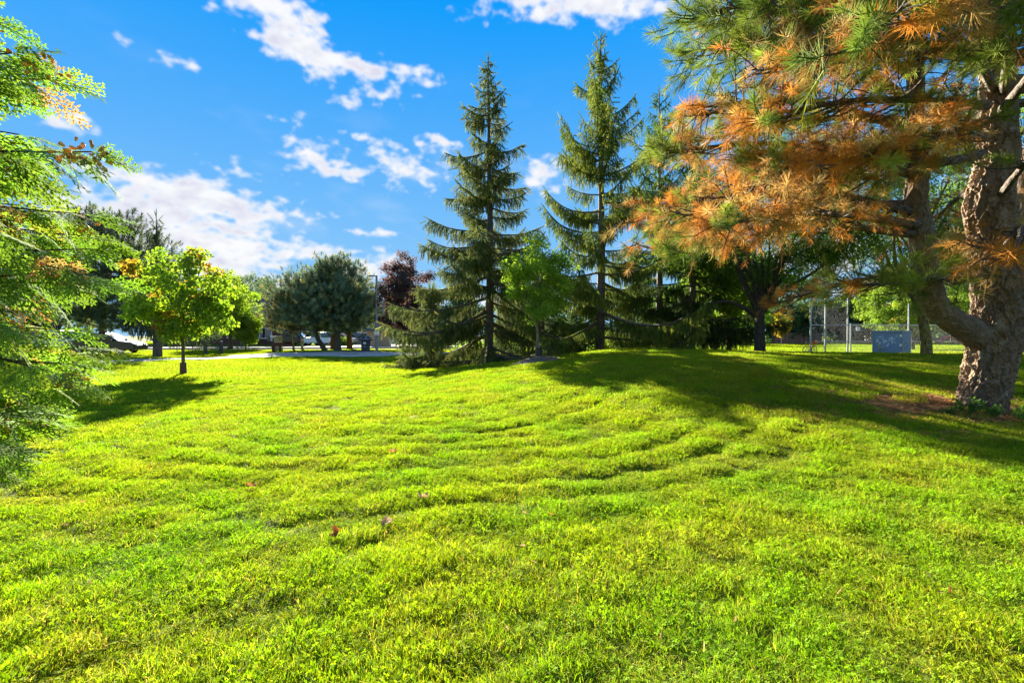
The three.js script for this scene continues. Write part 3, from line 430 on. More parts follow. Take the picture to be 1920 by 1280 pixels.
// ---------------------------------------------------------------- the big browning pine
{
  const r = rngOf(500), t = thing('big_pine_tree', 'big old pine with thick cracked trunk, curved side limb and browning needles', 'tree', [PINE[0], 0, PINE[1]]);
  const rel = (l) => l.map((p) => V(p[0] - PINE[0], p[1], p[2] - PINE[1]));
  // thick plates of bark: a fine skin pushed in and out by a stretched cell pattern
  const cellR = rngOf(9), jitter = Array.from({ length: 4096 }, () => [cellR(), cellR(), cellR()]);
  const plates = (x, y, z) => { let d1 = 9, d2 = 9, id = 0; const X = Math.floor(x), Y = Math.floor(y), Z = Math.floor(z); for (let i = -1; i <= 1; i++) for (let j = -1; j <= 1; j++) for (let k = -1; k <= 1; k++) { const h = ((X + i) * 73 + (Y + j) * 179 + (Z + k) * 283) & 4095, q = jitter[h], d = Math.hypot(X + i + q[0] - x, Y + j + q[1] - y, Z + k + q[2] - z); if (d < d1) { d2 = d1; d1 = d; id = h; } else if (d < d2) d2 = d; } return [d2 - d1, id]; };
  function barkTube(pts, radii, sides, segs, depth, flare = 0) {
    const g = tube(pts, radii, sides, segs, 0), p = g.attributes.position, n = g.attributes.normal.clone(), col = [], first = {};
    for (let i = 0; i < p.count; i++) {
      const x = p.getX(i), y = p.getY(i), z = p.getZ(i), w = 0.35 * fbm3(x * 5, y * 3, z * 5, 3);
      const [e, id] = plates(x * 12 + w * 3 + 50, y * 2.5 + w * 1.6 + 50, z * 12 + w * 3 + 50), groove = 1 - smooth(0.02, 0.2, e), lump = fbm3(x * 3, y * 2, z * 3, 4);
      const root = flare ? flare * Math.exp(-Math.max(0, y - 0.15) * 3.2) * (0.7 + 0.6 * Math.cos(Math.atan2(z, x) * 5 + 0.8)) : 0;
      const d = depth * (-groove + 0.22 * jitter[id][1] + 0.3 * fbm3(x * 26, y * 13, z * 26, 3)) + lump * depth * 0.7 + root, nl = Math.hypot(n.getX(i), n.getZ(i), n.getY(i)) || 1;
      p.setXYZ(i, x + n.getX(i) / nl * d, y + n.getY(i) / nl * d, z + n.getZ(i) / nl * d);
      const k = jitter[id][0], s = 0.5 + 0.5 * fbm3(x * 30, y * 18, z * 30, 3), gr = smooth(0.1, 0.5, fbm3(x * 4 + 7, y * 3, z * 4, 3));
      const warm = [0.15 + 0.09 * k, 0.1 + 0.058 * k, 0.06 + 0.032 * k], grey = [0.17 + 0.09 * k, 0.138 + 0.074 * k, 0.095 + 0.05 * k];
      for (let c = 0; c < 3; c++) col.push(lerp(warm[c], grey[c], gr) * (0.5 + 1.0 * s));
    }
    // close the seam
    const w = sides + 1; for (let i = 0; i <= segs; i++) p.setXYZ(i * w + sides, p.getX(i * w), p.getY(i * w), p.getZ(i * w));
    g.setAttribute('color', new THREE.Float32BufferAttribute(col, 3)); g.computeVertexNormals(); return g;
  }
  const barkFine = noiseTex(256, (u, v) => { const k = 0.5 + 0.7 * tile2(u, v, 5, 2.5, 5); return [k, k, k]; });
  const bm = new THREE.MeshStandardMaterial({ vertexColors: true, roughness: 0.95, bumpMap: barkFine, bumpScale: 0.006 });
  part('trunk', barkTube(rel([[7.1,0.05,-7.5],[7.15,0.5,-7.5],[7.24,0.98,-7.5],[7.32,1.46,-7.5],[7.35,2.11,-7.5],[7.27,2.92,-7.5],[7.19,3.4,-7.5],[7.31,4.05,-7.5],[7.32,4.53,-7.5],[7.29,5.66,-7.5],[7.35,6.94,-7.6],[7.27,8.98,-7.6],[7.27,11.11,-7.6]]), [0.29, 0.275, 0.265, 0.28, 0.285, 0.275, 0.265, 0.22, 0.19, 0.17, 0.145, 0.1, 0.03], 220, 700, 0.042, 0.045), bm, t);
  part('limb', barkTube(rel([[7.1,1.36,-7.5],[6.64,1.58,-7.4],[6.26,1.82,-7.3],[6.06,2.24,-7.25],[5.93,2.86,-7.2],[5.84,3.24,-7.2],[5.87,3.78,-7.2],[5.78,4.54,-7.15],[5.74,5.2,-7.1],[5.69,6.19,-7.1],[5.49,7.63,-7]]), [0.2, 0.165, 0.15, 0.145, 0.14, 0.13, 0.115, 0.1, 0.085, 0.07, 0.03], 100, 360, 0.024), bm, t);
  part('limb', barkTube(rel([[7.45,1.8,-7.56],[7.84,2.46,-7.7],[8.1,3.31,-7.8],[8.37,4.61,-7.9],[8.52,6.8,-8],[8.69,8.95,-8]]), [0.26, 0.24, 0.2, 0.16, 0.1, 0.03], 70, 220, 0.014), bm, t);
  const limbs = [
    [[7.32,5.5,-7.5],[4.85,5.39,-6.9],[2.3,4.98,-6.3]], [[5.85,4.33,-7.2],[3.72,4.41,-6.4],[2.05,3.95,-5.6]], [[7.31,6.14,-7.5],[4.3,5.79,-6.4],[2.3,5.1,-5.7]], [[7.18,5.92,-7.4],[4.19,4.67,-5],[2.41,3.43,-3.3]],
    [[7.16,5.52,-7.4],[4.22,4.7,-5.6],[2.4,3.8,-4.3]], [[7.04,4.81,-7.4],[4.12,4.13,-5.8],[2.22,3.44,-4.7]], [[5.85,3.71,-7.2],[3.7,4.0,-6.8],[2.0,3.8,-6.5]], [[7.0,4.09,-7.4],[4.68,3.45,-6.4],[2.83,3.07,-5.6],[1.96,2.65,-5]],
    [[5.87,3.17,-7.2],[3.5,3.37,-6.6],[1.75,2.92,-6.1]], [[5.79,2.99,-7.1],[3.49,2.82,-5.8],[1.95,2.47,-4.9]], [[5.9,2.86,-7.2],[3.8,2.92,-6.8],[2.0,2.52,-6.4]], [[7.0,2.3,-7.4],[5.7,2.16,-6.95],[4.7,2.06,-6.7]],
    [[7.22,2.64,-7.3],[6.13,2.68,-6],[4.67,2.18,-4.6]], [[7.22,6.24,-7.4],[5.44,5.23,-5.5],[4.06,3.99,-4]], [[7.04,4.57,-7.4],[4.9,3.71,-6],[3.44,3.16,-5]], [[7.02,4.33,-7.4],[4.5,3.67,-5.9],[2.85,3.08,-4.9]],
    [[5.82,4.71,-7.2],[4.0,4.92,-6.2],[2.46,4.52,-5.2]], [[5.85,3.94,-7.2],[4.06,3.69,-6.3],[2.73,3.3,-5.4]], [[7.24,6.72,-7.4],[4.39,5.84,-6],[2.37,4.54,-4.8]], [[5.8,5.0,-7.1],[4.2,5.5,-6.6],[2.6,5.4,-6.2]], [[5.78,4.5,-7.2],[4.4,4.6,-7.4],[2.6,4.3,-7.6]], [[5.9,3.3,-7.2],[4.4,3.4,-7.8],[2.7,3.1,-8.2]], [[5.75,5.4,-7.1],[4.6,5.1,-5.8],[3.6,4.3,-4.6]], [[7.3,5.0,-7.4],[6.0,4.9,-6],[5.0,4.2,-4.7]],
    [[7.0,2.4,-7.5],[6.0,2.35,-8.6],[5.0,2.0,-9.4]]];
  const inView = limbs.length;
  for (let i = 0; i < 20; i++) { const a = -1.4 + 4.4 * r(), y = 2.6 + 4 * r(), L = 2.6 + 2 * r(), dx = Math.cos(a), dz = Math.sin(a); limbs.push([[7.3 + dx * 0.1, y, -7.5 + dz * 0.1], [7.3 + dx * L * 0.5, y + 0.15, -7.5 + dz * L * 0.5], [7.3 + dx * L, y - 0.1, -7.5 + dz * L]]); }   // the side turned away
  for (let i = 0; i < 26; i++) { const y = 6.6 + 4.4 * i / 26, a = i * 2.4, L = 3.6 * (1 - (y - 6.4) / 6.2) + 0.5; limbs.push([[7.3, y, -7.55], [7.3 + Math.cos(a) * L * 0.5, y + 0.25, -7.55 + Math.sin(a) * L * 0.5], [7.3 + Math.cos(a) * L, y + 0.45, -7.55 + Math.sin(a) * L]]); }   // the top
  const green = new Bag(), dead = new Bag(), sparse = new Bag(), cones = new Bag(), wood = [], GN = [0.17, 0.225, 0.03], GB = [0.28, 0.34, 0.04], OR = [0.5, 0.215, 0.035], BR = [0.34, 0.18, 0.06], TN = [0.54, 0.35, 0.11];
  const brown = (p, s) => { // where needles have died back: low and inner boughs, in patches
    const k = n3(p.x * 0.75 + 4, p.y * 0.95, p.z * 0.75) * 0.5 + n3(p.x * 2.1, p.y * 2.1, p.z * 2.1) * 0.3;
    return k + lerp(0.4, -0.14, smooth(3.3, 5.6, p.y)) + 0.3 - 0.34 * s; };
  limbs.forEach((l, li) => {
    const pts = l.map((p) => V(...p)), c = new THREE.CatmullRomCurve3(pts), L = c.getLength(), off = (p) => p.clone().sub(V(PINE[0], 0, PINE[1])), seen = li < inView;
    const g = tube(pts.map(off), [0.055 + 0.004 * L, 0.042, 0.028, 0.011], 7, 18, 0.25);
    if (seen) part('bough', g, barkGrey, t); else wood.push(g);
    const step = seen ? 0.1 : 0.3;
    for (let d = L * (seen ? 0.24 : 0.4); d < L; d += step * (0.7 + 0.6 * r())) {
      const s = d / L, p = c.getPointAt(s), T = c.getTangentAt(s), side = V(0, 1, 0).cross(T).normalize().multiplyScalar(r() < 0.5 ? -1 : 1), l2 = (0.28 + 0.6 * r()) * (s > 0.85 ? 0.6 : 1) * (0.6 + 0.4 * smooth(0.1, 0.5, s));
      const dir = T.clone().multiplyScalar(0.7).addScaledVector(side, 0.8 * (0.6 + 0.6 * r())).add(V(0, (r() - 0.42) * 0.8, 0)).normalize(), q1 = p.clone().addScaledVector(dir, l2 * 0.55).add(V(0, -0.04, 0)), q2 = p.clone().addScaledVector(dir, l2).add(V(0, 0.05 * l2, 0));
      wood.push(tube([off(p), off(q1), off(q2)], [0.014, 0.01, 0.006], 5, 5));
      const bare = r() < (s < 0.55 ? 0.5 : 0.08);
      const put = (pp, dd) => {
        const b = li === 11 ? -1 : brown(pp, s), k = r(), sc = 0.55 + 0.34 * r();
        if (b > 0.16 + 0.14 * k) { const kind = r(), dr = dd.clone().add(V(0, -0.35 - 0.3 * r(), 0)); (kind < 0.62 ? dead : sparse).add(off(pp), dr, r() * 6, sc, jit(kind < 0.4 ? OR : kind < 0.75 ? TN : BR, r, 0.3)); }
        else green.add(off(pp), dd.clone().add(V(0, 0.35, 0)), r() * 6, sc * 1.2, jit(r() < 0.3 ? GB : GN, r, 0.3));
      };
      if (!bare) put(q2, dir);
      const m = bare ? 1 : 3 + Math.floor(r() * 3.2) + (l2 > 0.7 ? 1 : 0);
      for (let k = 0; k < m; k++) {
        const f = 0.25 + 0.7 * r(), b0 = p.clone().lerp(q1, Math.min(1, f * 1.8)); if (f > 0.55) b0.copy(q1.clone().lerp(q2, (f - 0.55) / 0.45));
        const td = dir.clone().multiplyScalar(0.6).addScaledVector(ball(r), 0.9).normalize(), tl = 0.1 + 0.22 * r(), e = b0.clone().addScaledVector(td, tl);
        wood.push(tube([off(b0), off(b0.clone().addScaledVector(td, tl * 0.5).add(V(0, 0.015, 0))), off(e)], [0.007, 0.005, 0.004], 4, 3));
        if (!bare) put(e, td);
      }
      if (seen && r() < 0.05) cones.add(off(q1), V(r() - 0.5, -0.7, r() - 0.5), r() * 6, 0.9 + 0.4 * r(), jit([0.1, 0.055, 0.03], r, 0.3));
    }
    const T = c.getTangentAt(1), e = pts[pts.length - 1]; for (let k = 0; k < 3; k++) { const b = brown(e, 1) > 0.2; (b ? dead : green).add(off(e), T.clone().addScaledVector(ball(r), 0.6), r() * 6, 1.05, jit(b ? OR : GN, r, 0.2)); }
  });
  const b = part('twigs', mergeGeometries(wood), barkGrey, t); b.userData.kind = 'stuff';
  green.build('green_needles', tuftGeo(501, 72, 0.16, 0.15, 0.0046, 18, 75, 0.2), leafMat([1, 1, 1], 0.3), t);
  dead.build('dead_needles', tuftGeo(502, 62, 0.17, 0.14, 0.0044, 25, 100, 0.45), leafMat([1, 1, 1], 0.35), t);
  sparse.build('withered_needles', tuftGeo(503, 30, 0.18, 0.12, 0.004, 30, 130, 0.7), leafMat([1, 1, 1], 0.3), t);
  { // open cones: rings of small scales
    const pos = [], idx = []; for (let i = 0; i < 60; i++) { const f = i / 60, a = i * 2.399, rr = 0.022 * Math.sin(Math.PI * (0.12 + 0.8 * f)), y = f * 0.07, k = pos.length / 3, ca = Math.cos(a), sa = Math.sin(a); pos.push(ca * rr * 0.4 - sa * 0.006, y - 0.003, sa * rr * 0.4 + ca * 0.006, ca * rr * 0.4 + sa * 0.006, y - 0.003, sa * rr * 0.4 - ca * 0.006, ca * rr * 1.25, y + 0.008, sa * rr * 1.25, ca * rr * 0.5, y + 0.006, sa * rr * 0.5); idx.push(k, k + 1, k + 2, k + 1, k + 3, k + 2, k + 3, k, k + 2); }
    cones.build('cones', geoOf(pos, idx), std([1, 1, 1], 0.9), t);
  }
  // fallen needles round the foot
  const lp = [], li = [], lc = []; for (let i = 0; i < 16000; i++) { const a = r() * 6.283, d = 0.35 + 2.0 * Math.pow(r(), 0.7), x = PINE[0] - 0.45 + Math.cos(a) * d * 1.35, z = PINE[1] + 0.15 + Math.sin(a) * d * 0.95; if (n2(x * 1.6, z * 1.6) < -0.45 + 0.35 * d) continue; const y = H(x, z) + 0.004 + 0.022 * r(), b = r() * 6.283, L = 0.06 + 0.06 * r(), k = lp.length / 3, cx = Math.cos(b) * L, cz = Math.sin(b) * L; lp.push(x, y, z, x + cx - cz * 0.03, y + 0.004, z + cz + cx * 0.03, x + cx + cz * 0.03, y + 0.004 + 0.01 * r(), z + cz - cx * 0.03); li.push(k, k + 1, k + 2); const c = jit([0.36, 0.17, 0.06], r, 0.35); for (let q = 0; q < 3; q++) lc.push(...c); }
  const lm = new THREE.Mesh(geoOf(lp, li, null, lc), leafMat([1, 1, 1], 0.15, { vertexColors: true })); lm.name = 'pine_needle_litter'; lm.userData.kind = 'stuff'; tag(lm, 'brown fallen pine needles strewn round the foot of the big pine', 'litter'); scene.add(lm);
  // leafy weeds against the trunk
  const leafG = leafCluster(520, 15, 0.075, 0.035, 0.085, true);
  [[6.5, -7.05, 1.1, 'tall leafy weed at the shaded flank of the big pine trunk'], [6.72, -6.88, 0.9, 'small weed tucked under the flared bark of the big pine'], [6.98, -6.82, 1, 'bushy weed in front of the middle of the big pine trunk'], [7.35, -6.8, 0.8, 'low weed near the dark edge of the big pine base'], [7.1, -6.3, 1.15, 'spreading weed on the needle litter in front of the big pine'], [6.2, -7.0, 0.7, 'little weed on the litter a step away from the big pine']].forEach(([x, z, s, label]) => {
    const w = thing('weed', label, 'plant', [x, H(x, z), z]), st = []; const bag = new Bag();
    for (let i = 0; i < 5; i++) { const e = V((r() - 0.5) * 0.2 * s, (0.1 + 0.1 * r()) * s, (r() - 0.5) * 0.2 * s); st.push(tube([V(0, 0, 0), e.clone().multiplyScalar(0.55).add(V(0, 0.02, 0)), e], [0.004, 0.003, 0.002], 4, 4)); for (let k = 0; k < 2; k++) bag.add(e.clone().multiplyScalar(0.55 + 0.45 * k), V(r() - 0.5, 1, r() - 0.5), r() * 6, 0.8 * s, jit([0.09, 0.19, 0.02], r, 0.25)); }
    part('stems', mergeGeometries(st), std([0.08, 0.14, 0.02], 0.9), w).userData.kind = 'stuff'; bag.build('leaves', leafG, leafy, w);
  });
}

// ---------------------------------------------------------------- the near cedar
{
  const T0 = [-1.85, -1.05], r = rngOf(600), t = thing('cedar_tree', 'near white cedar with flat scaly sprays and clusters of tan cones', 'tree', [T0[0], H(...T0) - 0.05, T0[1]]);
  part('trunk', tube([[0, 0, 0], [0.03, 1.1, 0.02], [-0.02, 2.3, 0], [0, 3.8, 0]], [0.09, 0.07, 0.045, 0.01], 12, 24, 0.15), barkRed, t);
  function sprayGeo(seed, droop) {
    const rr = rngOf(seed), pos = [], idx = [];
    const seg = (a, b, w0, w1, th) => { // a flat, slightly keeled shoot
      const d = b.clone().sub(a), s = V(-d.y, d.x, 0).normalize(), k = pos.length / 3; const m = a.clone().lerp(b, 0.6);
      const bend = (p) => { const q = p.y * p.y * droop + p.x * p.x * droop * 0.8; return [p.x, p.y, p.z - q]; };
      for (const [p, w] of [[a, w0], [m, (w0 + w1) * 0.6]]) for (const [u, v] of [[1, 0], [0, 1], [-1, 0]]) pos.push(...bend(p.clone().addScaledVector(s, u * w).add(V(0, 0, v * th))));
      pos.push(...bend(b.clone().addScaledVector(d.normalize(), w1)));
      for (let j = 0; j < 2; j++) idx.push(k + j, k + j + 1, k + 3 + j, k + j + 1, k + 4 + j, k + 3 + j, k + 3 + j, k + 4 + j, k + 6);
    };
    seg(V(0, 0, 0), V(0, 1, 0), 0.015, 0.009, 0.006);
    let sg = 1; for (let y = 0.1; y < 0.96; y += 0.062 * (0.8 + 0.4 * rr())) {
      sg = -sg; const L = (0.5 - 0.42 * y) * (0.75 + 0.5 * rr()) * smooth(0, 0.15, y), a = (42 + 10 * rr()) * D2R, d = V(sg * Math.sin(a), Math.cos(a), 0), A = V(0, y, (rr() - 0.5) * 0.03), E = A.clone().addScaledVector(d, L).add(V(0, 0.05 * L, (rr() - 0.5) * 0.1));
      seg(A, E, 0.015, 0.01, 0.005);
      let s2 = 1; for (let q = 0.18; q < 0.97; q += 0.055 / L * (0.8 + 0.4 * rr())) { s2 = -s2; const l = (0.05 + 0.2 * L * (1 - q * 0.7)) * (0.7 + 0.6 * rr()), a2 = a * sg + s2 * (36 + 12 * rr()) * D2R; const B0 = A.clone().lerp(E, q); seg(B0, B0.clone().add(V(Math.sin(a2) * l, Math.cos(a2) * l, (rr() - 0.5) * 0.03)), 0.0145, 0.012, 0.005); }
    }
    return geoOf(pos, idx);
  }
  const geos = [sprayGeo(1, 0.25), sprayGeo(2, 0.1), sprayGeo(3, 0.4)], bags = geos.map(() => new Bag()), cone = new Bag(), wood = [];
  const prof = [[0.3, 0.4], [0.8, 0.55], [1.0, 0.45], [1.12, 0.56], [1.25, 0.7], [1.5, 0.76], [1.8, 0.76], [2.05, 0.7], [2.4, 0.5], [3, 0.34], [3.7, 0.1]];
  const R = (h) => { for (let i = 0; i < prof.length - 1; i++) if (h <= prof[i + 1][0]) return lerp(prof[i][1], prof[i + 1][1], clamp((h - prof[i][0]) / (prof[i + 1][0] - prof[i][0]))); return 0.1; };
  const col = () => jit(r() < 0.035 ? [0.4, 0.23, 0.06] : r() < 0.3 ? [0.24, 0.36, 0.02] : [0.16, 0.28, 0.02], r, 0.25);
  const cluster = (p, n) => { for (let k = 0; k < n; k++) { const q = ball(r); cone.add(p.clone().add(V(q.x * 0.034, q.y * 0.026, q.z * 0.034)), V(q.x, 0.3 + q.y - 0.5, q.z), r() * 6, 0.62 + 0.3 * r(), jit(r() < 0.35 ? [0.6, 0.38, 0.1] : [0.6, 0.26, 0.04], r, 0.25)); } };
  const spray = (p, d, s, nrm) => bags[Math.floor(r() * 3)].add(p, d, 0, s, col(), nrm);
  function limb(pts, density, coneRate, sc = 1) {
    const c = new THREE.CatmullRomCurve3(pts), L = c.getLength(); wood.push(tube(pts, [0.003 + 0.006 * L, 0.004, 0.0015], 5, 10));
    for (let d = L * 0.35; d < L; d += density * (0.7 + 0.6 * r())) {
      const s = d / L, p = c.getPointAt(s), T = c.getTangentAt(s), side = V(0, 1, 0).cross(T).normalize().multiplyScalar(r() < 0.5 ? -1 : 1);
      const dir = T.clone().multiplyScalar(0.8).addScaledVector(side, 0.35 + 0.7 * r()).add(V(0, -0.15 - 0.5 * r(), 0)).normalize(), nrm = V(0, 0.8, 0).addScaledVector(ball(r), 0.75);
      spray(p, dir, (0.11 + 0.08 * r()) * sc * (s > 0.8 ? 0.85 : 1), nrm);
      if (r() < coneRate * (s > 0.45 ? 1 : 0.3)) cluster(p.clone().addScaledVector(dir, 0.07), 9 + Math.floor(r() * 12));
    }
    const T = c.getTangentAt(1); for (let k = 0; k < 2; k++) spray(pts[pts.length - 1], T.clone().addScaledVector(ball(r), 0.25).add(V(0, -0.1, 0)), 0.13 * sc, V(0, 0.8, 0).addScaledVector(ball(r), 0.6));
  }
  const camA = Math.atan2(-T0[1], -T0[0]);
  for (let i = 0; i < 380; i++) {
    const h = 1.1 + 2.55 * Math.pow((i + r()) / 380, 1.3), a = i * 2.399 + r() * 0.6, rr = R(h) * (0.7 + 0.3 * Math.sqrt(r())), dx = Math.cos(a), dz = Math.sin(a), facing = Math.cos(a - camA) > -0.25;
    const base0 = V(dx * 0.03, h - 0.25 * rr, dz * 0.03), e = V(dx * rr, h + 0.05 * (r() - 0.5), dz * rr), m = V(dx * rr * 0.5, h - 0.02, dz * rr * 0.5).addScaledVector(ball(r), 0.04);
    limb([base0, m, e], facing ? 0.028 : 0.055, facing ? 0.12 : 0);
  }
  // single boughs that reach out past the rest
  for (const [hh, a, L, sag] of [[1.78, 0.02, 0.98, 0.04], [1.72, 0.1, 0.85, -0.08], [1.42, 0.06, 0.92, -0.05], [1.36, -0.02, 0.88, 0.02], [1.55, 0.14, 0.86, -0.08], [1.95, 0.05, 0.84, 0.06], [1.98, 0.2, 0.8, -0.06], [1.3, 0.12, 0.86, -0.06], [1.24, 0.22, 0.8, -0.06], [1.64, -0.12, 0.86, -0.06]]) {
    const dx = Math.cos(a), dz = Math.sin(a); limb([V(dx * 0.1, hh - 0.12, dz * 0.1), V(dx * L * 0.55, hh + 0.03, dz * L * 0.55), V(dx * L, hh + sag, dz * L)], 0.024, 0.13, 0.8);
  }
  const b = part('branches', mergeGeometries(wood), bark([0.3, 0.16, 0.07]), t); b.userData.kind = 'stuff';
  const cm = leafMat([1, 1, 1], 0.52); bags.forEach((bag, i) => bag.build('foliage', geos[i], cm, t));
  { // a cedar cone: a few plump overlapping scales
    const g = []; for (let k = 0; k < 6; k++) { const s = new THREE.SphereGeometry(1, 6, 5); s.scale(0.0026, 0.0075, 0.0018); s.rotateX(0.22); s.translate(0, 0.005, 0.0024); s.rotateY(k * 1.047); g.push(s); } cone.build('cones', mergeGeometries(g), std([1, 1, 1], 0.75), t);
  }
}

// ---------------------------------------------------------------- small things on the lawn
{
  const r = rngOf(700), pos = [], idx = [], col = [], N = 40, M = 12, cx = 0.75, cz = -14.85;
  for (let i = 0; i <= M; i++) for (let j = 0; j <= N; j++) { const f = i / M, a = (j % N) / N * 6.2832, ed = 1 + 0.12 * n2(Math.cos(a) * 1.5, Math.sin(a) * 1.5), x = cx + Math.cos(a) * f * 0.95 * ed, z = cz + Math.sin(a) * f * 0.8 * ed; pos.push(x, H(x, z) + 0.16 * Math.cos(f * 1.57) ** 1.2 - 0.03 * f + 0.02 * n2(x * 9, z * 9), z); const k = 0.7 + 0.6 * r(); col.push(0.1 * k, 0.07 * k, 0.05 * k); }
  for (let i = 0; i < M; i++) for (let j = 0; j < N; j++) { const a = i * (N + 1) + j, b = a + N + 1; idx.push(a, a + 1, b, a + 1, b + 1, b); }
  const m = new THREE.Mesh(geoOf(pos, idx, null, col), new THREE.MeshStandardMaterial({ vertexColors: true, roughness: 1 })); m.name = 'mulch_mound'; tag(m, 'low mound of grey-brown mulch round the slim young tree', 'mulch'); scene.add(m);
  { // bits of leaf and twig lying in the lawn, too many and too small to count
    const bag = new Bag(), q = rngOf(733), bit = leafCluster(734, 1, 0.03, 0.02, 0, true);
    for (let i = 0; i < 700; i++) { const a = (q() * 2 - 1) * 0.85, d = 1.8 + 14 * Math.pow(q(), 0.8), x = Math.sin(a) * d, z = -Math.cos(a) * d, under = smooth(6, 2, Math.hypot(x - 6.5, z + 7)); if (q() > 0.35 + 0.65 * under) continue; bag.add(V(x, H(x, z) + 0.025 + 0.02 * q(), z), V(q() - 0.5, 0.25 * (q() - 0.3), q() - 0.5), q() * 6, 0.5 + 0.9 * q(), jit([[0.36, 0.15, 0.04], [0.4, 0.26, 0.11], [0.3, 0.2, 0.08]][Math.floor(q() * 3)], q, 0.3)); }
    tag(bag.build('leaf_litter', bit, leafMat([1, 1, 1], 0.3), scene), 'small brown bits of fallen leaf scattered through the lawn', 'litter');
  }
  const leaf = (sd) => { const q = rngOf(sd), p = [], ix = [], n = 22; p.push(0, 0, 0); for (let i = 0; i <= n; i++) { const a = i / n * 6.2832, rad = 0.05 * (0.55 + 0.45 * Math.abs(Math.sin(a * 2.5))) * (0.9 + 0.2 * q()); p.push(Math.cos(a) * rad, 0.018 * Math.sin(a * 3 + sd) + rad * 0.25 + 0.01 * q(), Math.sin(a) * rad); } for (let i = 1; i <= n; i++) ix.push(0, i + 1, i); return geoOf(p, ix); };
  [[-1.2, -3.36, [0.28, 0.085, 0.02], 0.4, 'upturned rust-red fallen leaf in the clover'], [-0.92, -3.58, [0.38, 0.24, 0.14], 0.2, 'curled pale tan fallen leaf on the grass'], [-0.74, -4.1, [0.4, 0.25, 0.13], 0.1, 'pale fallen leaf with orange edge at the worn mower track'], [-2.35, -4.45, [0.3, 0.12, 0.03], 0.2, 'dark orange fallen leaf half sunk in the lawn'], [-1.35, -5.6, [0.36, 0.13, 0.02], 0.2, 'tiny orange fallen leaf on a mown grass ridge']].forEach(([x, z, c, tilt, label], i) => {
    const o = thing('fallen_leaf', label, 'leaf', [x, H(x, z) + 0.045, z], i * 1.3); const bl = part('blade', leaf(i + 1), leafMat(c, 0.35), o); bl.rotation.set(tilt, 0, tilt); const st = part('stalk', tube([[0, 0, 0], [-0.03, 0.012, 0.01], [-0.06, 0.008, 0]], [0.0015, 0.0012, 0.001], 4, 4), std([0.25, 0.12, 0.04], 0.9), o); st.rotation.set(tilt, 0, tilt);
  });
}

// ---------------------------------------------------------------- along the path
const black = std([0.02, 0.02, 0.022], 0.5), steel = std([0.42, 0.43, 0.44], 0.45, 0.7), white = std([0.75, 0.75, 0.74], 0.6), tyreM = std([0.015, 0.015, 0.016], 0.85), rubber = tyreM;
const print = (w, h, draw) => { const c = document.createElement('canvas'); c.width = w; c.height = h; const x = c.getContext('2d'); draw(x, w, h); const t = new THREE.CanvasTexture(c); t.colorSpace = THREE.SRGBColorSpace; return new THREE.MeshStandardMaterial({ map: t, roughness: 0.6 }); };
{
  const o = thing('lamp_post', 'slim dark grey lamp post with a short arm beside the litter bin', 'lamp post', [-11.6, 0, -42.5]), m = std([0.22, 0.23, 0.25], 0.5, 0.2);
  part('pole', new THREE.CylinderGeometry(0.09, 0.12, 6.5, 12).translate(0, 3.25, 0), m, o); part('base', new THREE.CylinderGeometry(0.2, 0.22, 0.12, 12).translate(0, 0.06, 0), m, o);
  part('arm', rod([0.05, 6.45, 0], [-0.32, 6.45, 0], 0.05), m, o); const h = part('lamp_head', rbox(0.5, 0.12, 0.26, 0.04, -0.42, 6.46, 0), m, o); part('lens', box(0.36, 0.02, 0.18, -0.44, 6.392, 0), std([0.6, 0.6, 0.55], 0.3), h);
  const s = thing('notice_sign', 'small white notice plate with grey lines fixed to the lamp post', 'sign', [-11.55, 1.55, -42.36]);
  part('plate', box(0.4, 0.34, 0.02), white, s); part('face', new THREE.PlaneGeometry(0.38, 0.32).translate(0, 0, 0.0125), print(128, 108, (x, w, h2) => { x.fillStyle = '#f2f2ee'; x.fillRect(0, 0, w, h2); x.fillStyle = '#8b8f94'; x.fillRect(14, 30, 24, 10); x.fillRect(46, 26, 60, 12); x.fillRect(46, 46, 52, 10); x.fillStyle = '#cf5a48'; x.fillRect(10, 84, 108, 12); }), s);
}
{
  const o = thing('litter_bin', 'dark grey double litter bin with domed blue-grey hood beside the path', 'bin', [-12.5, 0, -42.3], 0.35), g = std([0.04, 0.043, 0.047], 0.55), hood = std([0.14, 0.17, 0.21], 0.45);
  const body = new THREE.CylinderGeometry(0.56, 0.47, 0.95, 4, 1).rotateY(Math.PI / 4).scale(1, 1, 0.8).translate(0, 0.5, 0); part('body', body.toNonIndexed(), g, o); o.children[0].geometry.computeVertexNormals();
  part('plinth', box(0.62, 0.06, 0.5, 0, 0.03, 0), g, o);
  const hd = part('hood', new THREE.SphereGeometry(0.5, 20, 10, 0, 6.2832, 0, Math.PI / 2).scale(1.1, 0.72, 0.86).translate(0, 0.99, 0), hood, o);
  part('rim', new THREE.CylinderGeometry(0.6, 0.57, 0.1, 24).scale(1, 1, 0.82).translate(0, 0.98, 0), g, o);
  for (const sx of [-0.2, 0.2]) { part('opening', rbox(0.24, 0.16, 0.14, 0.05, sx, 1.2, 0.34), black, hd); }
  part('label_plate', box(0.22, 0.16, 0.02, -0.1, 0.72, 0.335), white, o); part('handle', box(0.14, 0.05, 0.04, -0.1, 0.42, 0.32), steel, o);
}
const brownWood = std([0.17, 0.045, 0.028], 0.75, 0, { map: barkTex }), greyWood = std([0.13, 0.12, 0.11], 0.9, 0, { map: barkTex });
